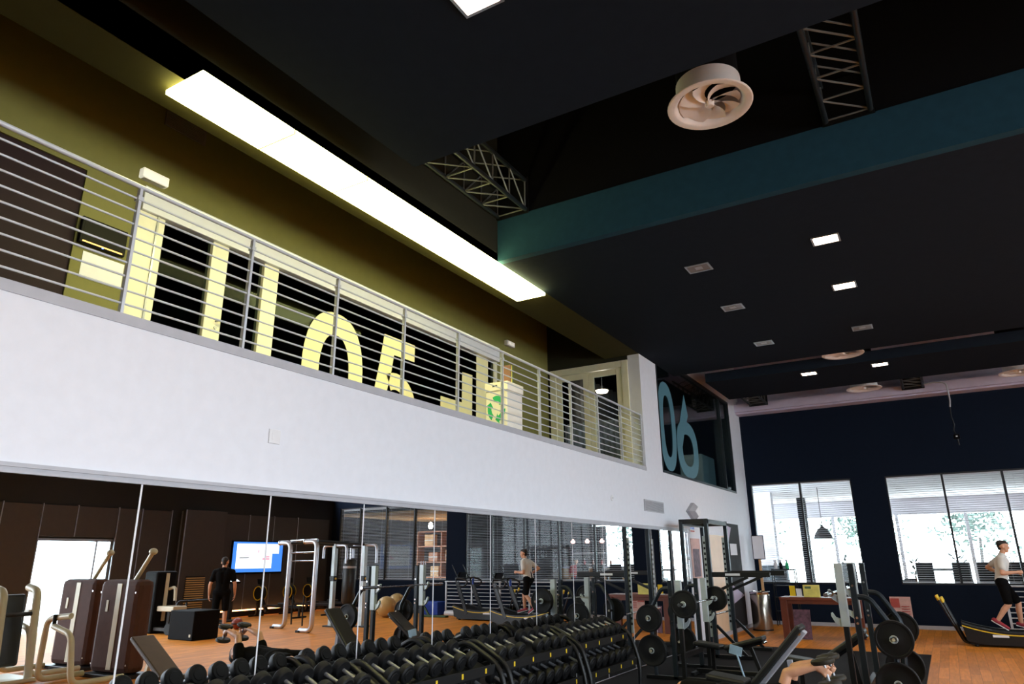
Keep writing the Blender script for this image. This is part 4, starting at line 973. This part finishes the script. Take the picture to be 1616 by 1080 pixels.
def rower():
    t = thing('rowing_machine', 'rower', 'rowing machine')
    G().lathe([(.0,-.09),(.22,-.09),(.24,-.06),(.24,.06),(.22,.09),(0,.09)], 28, (0,0,.74), (0,1,0)).build('flywheel', 'black_metal', t, smooth=True)
    for e in (-1, 1): G().lathe([(.205,0),(.235,0),(.235,.012),(.205,.012),(.205,0)], 28, (0,e*.095-.006,.74), (0,1,0)).build('ring', 'yellow_plastic', t, smooth=True)
    G().bar((0,0,.66),(-.42,0,.14),.12,.09,(0,1,0)).build('neck', 'black_metal', t, bevel=.01); G().bar((.05,0,.55),(.1,0,.04),.08,.08,(0,1,0)).build('leg', 'black_metal', t)
    G().box(-2.0,-.3,-.05,.05,.30,.38).build('slide_rail', 'slate_metal', t, bevel=.01); G().obox((-1.2,0,.42),(.3,.3,.07)).build('seat', 'black_vinyl', t, bevel=.02)
    for x in (.1,-1.95): G().box(x-.04,x+.04,-.3,.3,0,.05).build('foot', 'black_rubber', t, bevel=.01)
    G().bar((-1.95,0,.04),(-1.95,0,.30),.06,.06,(0,1,0)).build('rear_leg', 'black_metal', t); G().obox((.02,0,1.12),(.03,.26,.18),rot_y(.25)).build('screen', 'screen_black', t, bevel=.01); G().bar((0,0,.95),(.02,0,1.05),.05,.04,(0,1,0)).build('screen_arm', 'black_metal', t)
    return t
rw = rower(); rw.location = (15.75, 17.45, .001); rw['label'] = 'black rowing machine with a yellow flywheel ring under the television'; rw['group'] = 'rowing machines against the panelled wall'
dup(rw, (15.75, 18.75, .001), 0, 'black rowing machine with a yellow flywheel ring between two others')
dup(rw, (15.75, 19.7, .001), 0, 'black rowing machine with a yellow flywheel ring nearest the office window')
for x, y, lab in ((11.35, 18.9, 'gold gym ball standing in front of another gold ball'), (12.4, 20.7, 'gold gym ball resting behind another gold ball by the far wall')):
    b_ = thing('gym_ball', lab, 'ball', (x, y, .3255), 0, 'gold gym balls'); G().sphere((0,0,0), .325, 32).build('skin', 'gold_vinyl', b_, smooth=True); G().lathe([(.0,.003),(.02,.002),(.02,-.004)], 10, (0,0,.323)).build('plug', 'white_plastic', b_)
mb = thing('medicine_ball', 'reddish brown medicine ball on the wooden floor near the speaker box', 'ball', (12.4, 13.9, .151)); G().sphere((0,0,0), .15, 24).build('skin', 'red_ball', mb, smooth=True); G().lathe([(.151,-.012),(.153,0),(.151,.012)], 24).build('seam', 'black_rubber', mb, smooth=True)
sp = thing('speaker_box', 'big black speaker box standing on the wooden floor', 'speaker', (11.3, 11.75, .001))
G().box(-.46,.46,-.36,.36,0,.66).build('cabinet', 'matte_black', sp, bevel=.02); G().box(-.464,-.461,-.3,.3,.06,.6).build('grille', 'screen_black', sp); G().box(-.4,-.34,-.366,-.361,.08,.14).build('badge', 'beige_metal', sp)
tv = thing('television', 'large wall screen with blue frame and white picture', 'television', (W-.045, 17.75, 1.93))
G().box(-.07, 0, -1.13, 1.13, -.56, .56).build('casing', 'screen_black', tv, bevel=.01); sc_ = G().box(-.073, -.0705, -1.09, 1.09, -.50, .52).build('screen', 'tv_blue', tv)
G().box(-.075, -.0735, -.94, .62, -.38, .46).build('picture', 'tv_white', sc_); G().box(-.075, -.0735, .62, .92, .12, .46).build('picture', 'tv_white', sc_)
for y, z, a, b in ((.35,-.06,.16,.04),(.42,.02,.08,.03),(-.6,-.02,.2,.012),(-.5,.06,.14,.012),(.0,.2,.03,.05)): G().box(-.0765, -.0755, y-a, y+a, z-b, z+b).build('picture_mark', 'tv_pink' if a < .18 else 'lobby_grey', sc_)
ls = thing('led_strip', 'glowing warm string of lights along the foot of the panelled wall', 'light', (W-.06, 18.3, .201))
for a in np.arange(-2.0, 2.3, .47): G().cone((-.2,a,.0),(-.2,a+.44,.0),.02,n=8).build('light_tube', 'led_warm', ls, smooth=True)
G().box(-.2,-.0,-2.0,2.3,-.2,-.03).build('ledge', 'black_metal', ls)
hl = thing('louvre_panel', 'louvred panel coloured as lit yellow on the dark proud wall board', 'panel', (W-.225, 15.22, .30))
G().box(-.02,-.001,-.34,.34,0,1.05).build('backing', 'dark_paint', hl)
for k in range(15): G().box(-.045,-.02,-.34,.34,.02+k*.068,.055+k*.068).build('slat', 'gold_vinyl', hl)  # gold slat colour includes the LED string's yellow light
ks = thing('info_kiosk', 'slim black kiosk stand with a small tilted screen under the television', 'kiosk', (14.9, 15.6, .001))
G().box(-.05,.05,-.05,.05,.05,1.15).build('post', 'black_metal', ks); G().box(-.25,.25,-.25,.25,0,.05).build('base', 'black_metal', ks, bevel=.01); hd_ = G().obox((0,0,1.2),(.3,.4,.05),rot_y(-.4)).build('head', 'screen_black', ks, bevel=.01); G().obox((-.01,0,1.23),(.24,.34,.006),rot_y(-.4)).build('screen', 'tv_white', hd_)
br = thing('push_bar_frame', 'low black tubular frame behind the speaker box', 'frame', (14.0, 13.9, .001))
for y in (-.5,.5): G().tube(bend([(0,y,0),(0,y,.75),(.0,-y*.0+y*.99,.75)], .01), .03, 8).build('leg', 'black_metal', br, smooth=True)
G().tube(bend([(.0,-.8,.0),(0,-.8,.72),(0,.8,.72),(0,.8,0)], .12, 6), .035, 10).build('arch', 'black_metal', br, smooth=True); G().cone((.3,-.8,.05),(.3,.8,.05),.03).build('floor_bar', 'black_metal', br, smooth=True); G().cone((0,-.8,.04),(.3,-.8,.05),.03).cone((0,.8,.04),(.3,.8,.05),.03).build('side_bar', 'black_metal', br, smooth=True)
fr_ = thing('foam_roll', 'long pale grey foam roll lying before the low railing', 'foam roll', (9.15, 20.2, .081)); G().cone((-.75,0,0),(.75,0,0),.08,n=18).build('roll', 'white_plastic', fr_, smooth=True); G().cone((-.752,0,0),(.752,0,0),.03).build('core', 'grey_trim', fr_, smooth=True)
tag(G().box(10.3, 11.0, 20.3, 20.8, .001, .42).build('storage_crate', 'blue_plastic', bevel=.02), 'blue plastic crate on the floor beside the end of the low railing', 'crate')
gm = thing('folded_mat', 'dark green exercise mat leaning on the low railing', 'mat', (10.6, 19.6, .001)); G().bar((-.5,0,.02),(.3,.2,.85),.05,.05,(0,1,0)).build('pole', 'green_mat', gm); G().box(-1.2,-.3,-.1,.1,0,.06).build('roll', 'green_mat', gm, bevel=.02)
ft = thing('leaning_bar_rack', 'three upright silver bars in a small rack before the office window', 'rack', (11.5, 20.95, .001))
for k in range(3): G().cone((-.15+.1*k,0,.05),(-.15+.1*k,0,1.75),.02).build('bar', 'silver_tube', ft, smooth=True)
G().box(-.3,.3,-.15,.15,0,.12).build('base', 'black_metal', ft, bevel=.01)

# brown selectorised machines
def shroud_machine(loc, label, rz=0):
    t = thing('weight_machine', label, 'weight machine', loc, rz, 'brown weight machines')
    G().box(-.48,.48,-.16,.16,.06,1.5).build('shroud', 'brown_shroud', t, bevel=.09); G().box(-.075,.035,-.168,-.161,.12,1.44).build('stripe', 'beige_metal', t)
    G().box(.20,.25,-.168,-.161,1.0,1.18).build('badge', 'beige_metal', t)
    for x in (-.42,.42):
        for z in (.2,1.3): G().cone((x,-.165,z),(x,-.161,z),.015).build('screw', 'chrome', t)
    G().tube([(.0,.05,1.35),(-.42,.05,1.92)], .036, 10).build('lever', 'beige_metal', t, smooth=True); G().sphere((-.44,.05,1.95), .07, 12, (1,1,.8)).build('lever_cap', 'beige_metal', t, smooth=True)
    G().tube(bend([(-.5,-.25,.06),(-.5,-1.1,.06),(-.42,-1.15,.75),(.1,-1.1,.85)], .15, 6), .045, 10).build('frame_tube', 'beige_metal', t, smooth=True)
    G().tube(bend([(.45,-.25,.06),(.45,-1.0,.06),(.35,-1.05,.95),(-.2,-1.05,1.0)], .15, 6), .045, 10).build('frame_tube', 'beige_metal', t, smooth=True)
    G().box(-.55,.55,-.25,.25,0,.06).build('base', 'black_metal', t, bevel=.01); G().cone((.1,-1.1,.85),(.1,-1.1,1.02),.03).build('grip', 'black_rubber', t, smooth=True)
shroud_machine((7.25, 7.42, .001), 'brown weight machine with a beige stripe nearest the brown incline bench', -.1)
shroud_machine((8.85, 7.62, .001), 'brown weight machine with a beige stripe in front of the bright glazed door', -.1)
pm = thing('press_machine', 'beige tubular press machine with a tall black pad', 'weight machine', (8.1, 6.2, .001))
G().obox((.35,0,.75),(.12,.5,1.1),rot_y(.1)).build('back_pad', 'black_vinyl', pm, bevel=.05); G().tube(bend([(-.1,-.25,.05),(.05,-.25,1.35),(.35,-.25,1.4)], .12, 6), .06, 12).build('front_tube', 'beige_metal', pm, smooth=True)
G().tube(bend([(-.1,.25,.05),(.05,.25,1.35),(.35,.25,1.4)], .12, 6), .06, 12).build('front_tube', 'beige_metal', pm, smooth=True)
G().box(-.2,.7,-.35,.35,0,.06).build('base', 'beige_metal', pm, bevel=.02); G().cone((.02,-.25,1.0),(.02,.25,1.0),.035).build('collar_bar', 'black_metal', pm, smooth=True)
pk = thing('pec_machine', 'black weight machine with a beige seat pad near the speaker box', 'weight machine', (13.6, 12.3, .001))
G().box(-.2,.35,-.3,.3,0,1.55).build('tower', 'matte_black', pk, bevel=.05); G().box(-.21,-.2005,-.04,.06,.3,1.5).build('stripe', 'beige_metal', pk); G().box(-.9,-.2,-.2,.2,.55,.68).build('seat', 'beige_metal', pk, bevel=.02); G().box(-.6,-.5,-.08,.08,0,.55).build('seat_post', 'black_metal', pk)
G().tube(bend([(-.2,.1,1.1),(-.45,.1,1.15),(-.5,.1,.8)], .1), .04, 8).build('handle', 'beige_metal', pk, smooth=True)
for e in (-1,1): G().cone((-.9,e*.24,.14),(-.9,e*.30,.14),.14,n=18).build('wheel', 'black_rubber', pk, smooth=True)
G().box(-.95,-.2,-.23,.23,0.08,.16).build('base_beam', 'black_metal', pk)

# ------------------------------------------------------------------ cafe and office beyond the far wall
struct('ceiling_office', G().box(10.55, 16.5, D+.2, 27.5, 3.62, 3.7), 'dark_paint')
OC = bpy.data.objects['ceiling_office']
for k in range(30): struct('slat', G().box(10.6, 16.45, D+.35+k*.2, D+.46+k*.2, 3.52, 3.619), 'slat_wood', OC)
oshelf = thing('office_shelf', 'tall wooden office shelf with boxes seen through the blinds', 'shelf', (15.2, 27.1, .001))
for z in (.3,1.0,1.65,2.35,3.0): G().box(-1.6,1.2,-.25,.25,z,z+.05).build('board', 'shelf_wood', oshelf)
for x in (-1.6,-.2,1.16): G().box(x,x+.05,-.25,.25,0,3.05).build('side', 'shelf_wood', oshelf)
for k, (x, z, w_, h_) in enumerate(((13.95,1.71,.55,.45),(14.6,1.71,.38,.5),(15.5,1.71,.5,.4),(13.98,2.41,.5,.5),(14.55,2.41,.35,.42),(15.75,2.41,.5,.5),(14.2,1.06,.5,.4),(15.4,1.06,.45,.45))):
    c_ = thing('carton', f"brown office carton on the {['low','middle','high'][int(z>1.5)+int(z>2)]} shelf board, {ORD[[0,1,2,0,1,2,0,1][k]]} from the cafe side", 'carton', (x, 26.98, z), 0, 'cartons on the office shelf')
    G().box(-w_/2,w_/2,-.1,.2,0,h_).build('body', 'slat_wood' if k % 2 else 'shelf_wood', c_, bevel=.01); G().box(-w_/2,w_/2,-.102,-.1005,h_*.45,h_*.55).build('tape', 'paper', c_)
dk = thing('office_desk', 'long wooden office desk below the shelf', 'desk', (13.9, 24.6, .001)); G().box(-1.6,1.6,-.4,.4,.72,.76).build('top', 'shelf_wood', dk); 
for x in (-1.5,1.5): G().box(x-.04,x+.04,-.38,.38,0,.72).build('leg', 'black_metal', dk)
for k, (x, y) in enumerate(((12.2,24.0),(14.4,25.2))):
    p_ = thing('office_lamp', ['small warm ceiling lamp over the office desk end', 'small warm ceiling lamp near the office shelf'][k], 'lamp', (x, y, 3.3)); G().lathe([(0,-.05),(.07,-.04),(.09,0),(.02,.06)], 16).build('shade', 'lamp_warm', p_, smooth=True); G().cone((0,0,.06),(0,0,.22),.008).build('cord', 'black_metal', p_)
    l = bpy.data.lights.new('office_bulb', 'POINT'); l.energy = 60; l.color = (1,.75,.5); l.shadow_soft_size = .1; o = bpy.data.objects.new('office_bulb', l); COL.objects.link(o); o.location = (0,0,-.12); o.parent = p_
bar_ = thing('bar_counter', 'pale wooden bar counter in the cafe beyond the blinds', 'counter', (8.6, 29.6, .001))
G().box(-1.6,1.7,-.35,.35,0,1.38).build('front', 'slat_wood', bar_); G().box(-1.7,1.72,-.42,.42,1.38,1.44).build('top', 'lobby_white', bar_, bevel=.01)
for k in range(5):
    b_ = thing('bottle', f"{['amber','red','amber','red','amber'][k]} bottle on the cafe bar counter, {ORD[4-k]} from the dark partition", 'bottle', (7.9+.42*k, 29.6, 1.4415), 0, 'bottles on the bar')
    G().lathe([(0,0),(.045,0),(.045,.2),(.016,.26),(.016,.33),(0,.33)], 12).build('body', ['bottle_amber','bottle_red'][k % 2], b_, smooth=True); G().lathe([(.018,.30),(.019,.34),(0,.34)], 10).build('cap', 'paper', b_)
for k in range(3):
    p_ = thing('pendant_lamp', f'small pink pendant lamp above the bar counter, {ORD[2-k]} from the dark partition', 'lamp', (8.1+.7*k, 29.2, 2.5), 0, 'pink pendants over the bar'); G().lathe([(0,-.08),(.08,-.07),(.1,.0),(.03,.1)], 16).build('shade', 'lamp_pink', p_, smooth=True); G().cone((0,0,.1),(0,0,1.5),.008).build('cord', 'black_metal', p_)
pd = thing('dome_pendant', 'dark dome pendant lamp hanging in the cafe behind the narrow window', 'lamp', (1.3, 26.0, 2.35)); G().lathe([(.28,-.02),(.3,-.02),(.27,.1),(.16,.28),(.05,.36),(.03,.42)], 24).build('shade', 'black_metal', pd, smooth=True); G().cone((0,0,.4),(0,0,1.65),.01).build('cord', 'black_metal', pd); G().lathe([(0,-.0),(.26,-.01)], 20).build('lamp', 'lamp_pink', pd)
for k, (x, y, m_) in enumerate(((-.9,27,'lobby_white'),(.05,30.5,'lobby_grey'),(2.75,30.8,'lobby_grey'))):
    c_ = thing('cafe_column', ['wide pale square column in the cafe behind the narrow window','slim grey column in the cafe beside the dome pendant','grey column between the narrow and the long window views'][k], 'column', (x, y, .001)); h = (.5,.14,.35)[k]
    G().box(-h,h,-.2,.2,0,3.998).build('shaft', m_, c_); G().box(-h-.03,h+.03,-.23,.23,0,.1).build('plinth', 'lobby_grey', c_)
dr = thing('drum_cooler', 'dark cylindrical drum table in the cafe behind the narrow window', 'drum', (-.2, 25.2, .001)); G().lathe([(0,0),(.42,0),(.42,1.45),(.4,1.5),(0,1.5)], 28).build('body', 'slate_metal', dr, smooth=True); G().lathe([(.425,.5),(.435,.52),(.425,.54)], 28).lathe([(.425,1.0),(.435,1.02),(.425,1.04)], 28).build('hoop', 'black_metal', dr, smooth=True)
def chair(loc, rz, label, group, proto=[None]):
    if proto[0]: return dup(proto[0], loc, rz, label, group)
    t = thing('cafe_chair', label, 'chair', loc, rz, group); proto[0] = t
    G().box(-.22,.22,-.22,.22,.44,.48).build('seat', 'black_metal', t, bevel=.01); G().obox((-.23,0,.76),(.03,.42,.5),rot_y(-.12)).build('backrest', 'black_metal', t, bevel=.01)
    for x in (-.2,.2):
        for y in (-.2,.2): G().bar((x,y,.44),(x*1.15,y*1.15,0),.03,.03,(0,1,0)).build('leg', 'black_metal', t)
    return t
def ctable(loc, label, proto=[None]):
    if proto[0]: return dup(proto[0], loc, 0, label)
    t = thing('cafe_table', label, 'table', loc, 0, 'cafe tables'); proto[0] = t
    G().lathe([(0,.72),(.42,.72),(.42,.75),(0,.75)], 24).build('top', 'black_metal', t, smooth=True); G().cone((0,0,.04),(0,0,.72),.035).build('stem', 'black_metal', t); G().lathe([(.26,0),(.26,.02),(.04,.05),(0,.05)], 24).build('base', 'black_metal', t, smooth=True)
for k, (x, y) in enumerate(((4.0, 28.2), (6.3, 28.4), (8.4, 26.4))):
    nm = ['near the grey column', 'in the middle of the cafe', 'nearest the bar counter'][k]
    ctable((x, y, .001), f'round dark cafe table {nm}')
    for q in range(3): a = q*2.1+k; chair((x+.72*math.cos(a), y+.72*math.sin(a), .001), a+PI, f'dark cafe chair around the table {nm}', f'chairs at the table {nm}')
for k, (x, y, h_) in enumerate(((3.6,31.6,1.2),(5.0,32.2,1.5),(6.5,31.5,1.35),(8.2,32.0,1.6),(1.2,32.2,1.4))):
    p_ = thing('potted_plant', ['bushy potted plant beside the grey column', 'tall potted plant at the cafe glazing, second along', 'potted plant at the cafe glazing, third along', 'tallest potted plant at the cafe glazing', 'potted plant behind the dome pendant'][k], 'plant', (x, y, .001))
    G().lathe([(.2,0),(.27,.4),(.25,.4),(.2,.36),(0,.36)], 18).build('pot', 'lobby_grey', p_, smooth=True); lg = G()
    for q in range(130):
        a = random.uniform(0, 2*PI); rr = random.uniform(.05,.5); z = .4+random.random()*h_; dd = V(math.cos(a), math.sin(a), random.uniform(-.2,.9)).normalized(); b0 = V(rr*math.cos(a)*.7, rr*math.sin(a)*.7, z); sd = dd.cross(V(0,0,1)).normalized()*.05; tp = b0+dd*.24
        lg.add([b0, b0+dd*.1+sd, tp, b0+dd*.1-sd], [(0,1,2,3)])
    o = lg.build('foliage', 'leaf_green', p_); o['kind'] = 'stuff'; G().cone((0,0,.36),(0,0,.4+h_*.8),.03,.012).build('stem', 'shelf_wood', p_)
for k, x in enumerate((6.0, 11.5, 1.0, -5)):
    p_ = thing('street_tree', ['slim tree on the terrace outside the long window', 'tree on the terrace beyond the bar side', 'tree on the terrace outside behind the dome pendant', 'tree on the terrace far behind the pale column'][k], 'tree', (x, 41+k, -.05)); G().cone((0,0,0),(.2,0,2.6),.1,.06).build('trunk', 'taupe_panel', p_); lg = G()
    for q in range(420):
        c_ = V(random.gauss(0,.8), random.gauss(0,.8), 3.4+random.gauss(0,.6)); d_ = V(random.gauss(0,1), random.gauss(0,1), random.gauss(0,1)).normalized(); e_ = d_.orthogonal().normalized()
        lg.add([c_-d_*.16, c_+e_*.08, c_+d_*.16, c_-e_*.08], [(0,1,2,3)])
    o = lg.build('crown', 'leaf_green', p_); o['kind'] = 'stuff'

bs = thing('back_bar', 'dark back bar wall with lit shelves of bottles behind the counter', 'shelf', (9.2, 30.9, .001))
G().box(-.5,1.14,.1,.2,0,3.2).build('panel', 'lobby_grey', bs)
for z in (1.5,2.0,2.5): G().box(-.45,1.1,-.12,.1,z,z+.03).build('board', 'lobby_white', bs)
def bar_chair(loc, rz, label, proto=[None]):
    if proto[0]: return dup(proto[0], loc, rz, label)
    t = thing('bar_chair', label, 'chair', loc, rz, 'tall dark bar chairs'); proto[0] = t
    G().box(-.22,.22,-.22,.22,.78,.84).build('seat', 'black_metal', t, bevel=.015); G().obox((-.24,0,1.2),(.05,.46,.74),rot_y(-.08)).build('backrest', 'black_metal', t, bevel=.03)
    for x in (-.2,.2):
        for y in (-.2,.2): G().bar((x,y,.78),(x*1.2,y*1.2,0),.035,.035,(0,1,0)).build('leg', 'black_metal', t)
    G().box(-.2,.2,-.2,-.18,.3,.33).box(-.2,.2,.18,.2,.3,.33).build('foot_rest', 'black_metal', t)
    return t
for k, (x, y, a) in enumerate(((4.15,25.0,1.4),(5.0,25.0,1.7),(5.66,25.0,1.5),(6.32,25.0,1.65),(7.0,25.0,1.4),(2.1,25.6,1.2))):
    bar_chair((x, y, .001), a, ['tall dark bar chair beyond the blinds beside the grey column', 'tall dark bar chair beyond the blinds, second from the grey column', 'tall dark bar chair beyond the blinds, third from the grey column', 'tall dark bar chair beyond the blinds, behind the high table', 'tall dark bar chair beyond the blinds, behind the running man', 'tall dark bar chair beyond the narrow window under the dome pendant'][k])
for k, (x, y) in enumerate(((4.4,25.85),(6.0,25.85))):
    t = thing('high_table', ['high dark bar table beyond the blinds near the grey column', 'high dark bar table beyond the blinds between the bar chairs'][k], 'table', (x, y, .001))
    G().box(-.55,.55,-.35,.35,1.32,1.38).build('top', 'black_metal', t, bevel=.01)
    for e in (-.45,.45): G().box(e-.04,e+.04,-.04,.04,0,1.32).build('leg', 'black_metal', t)
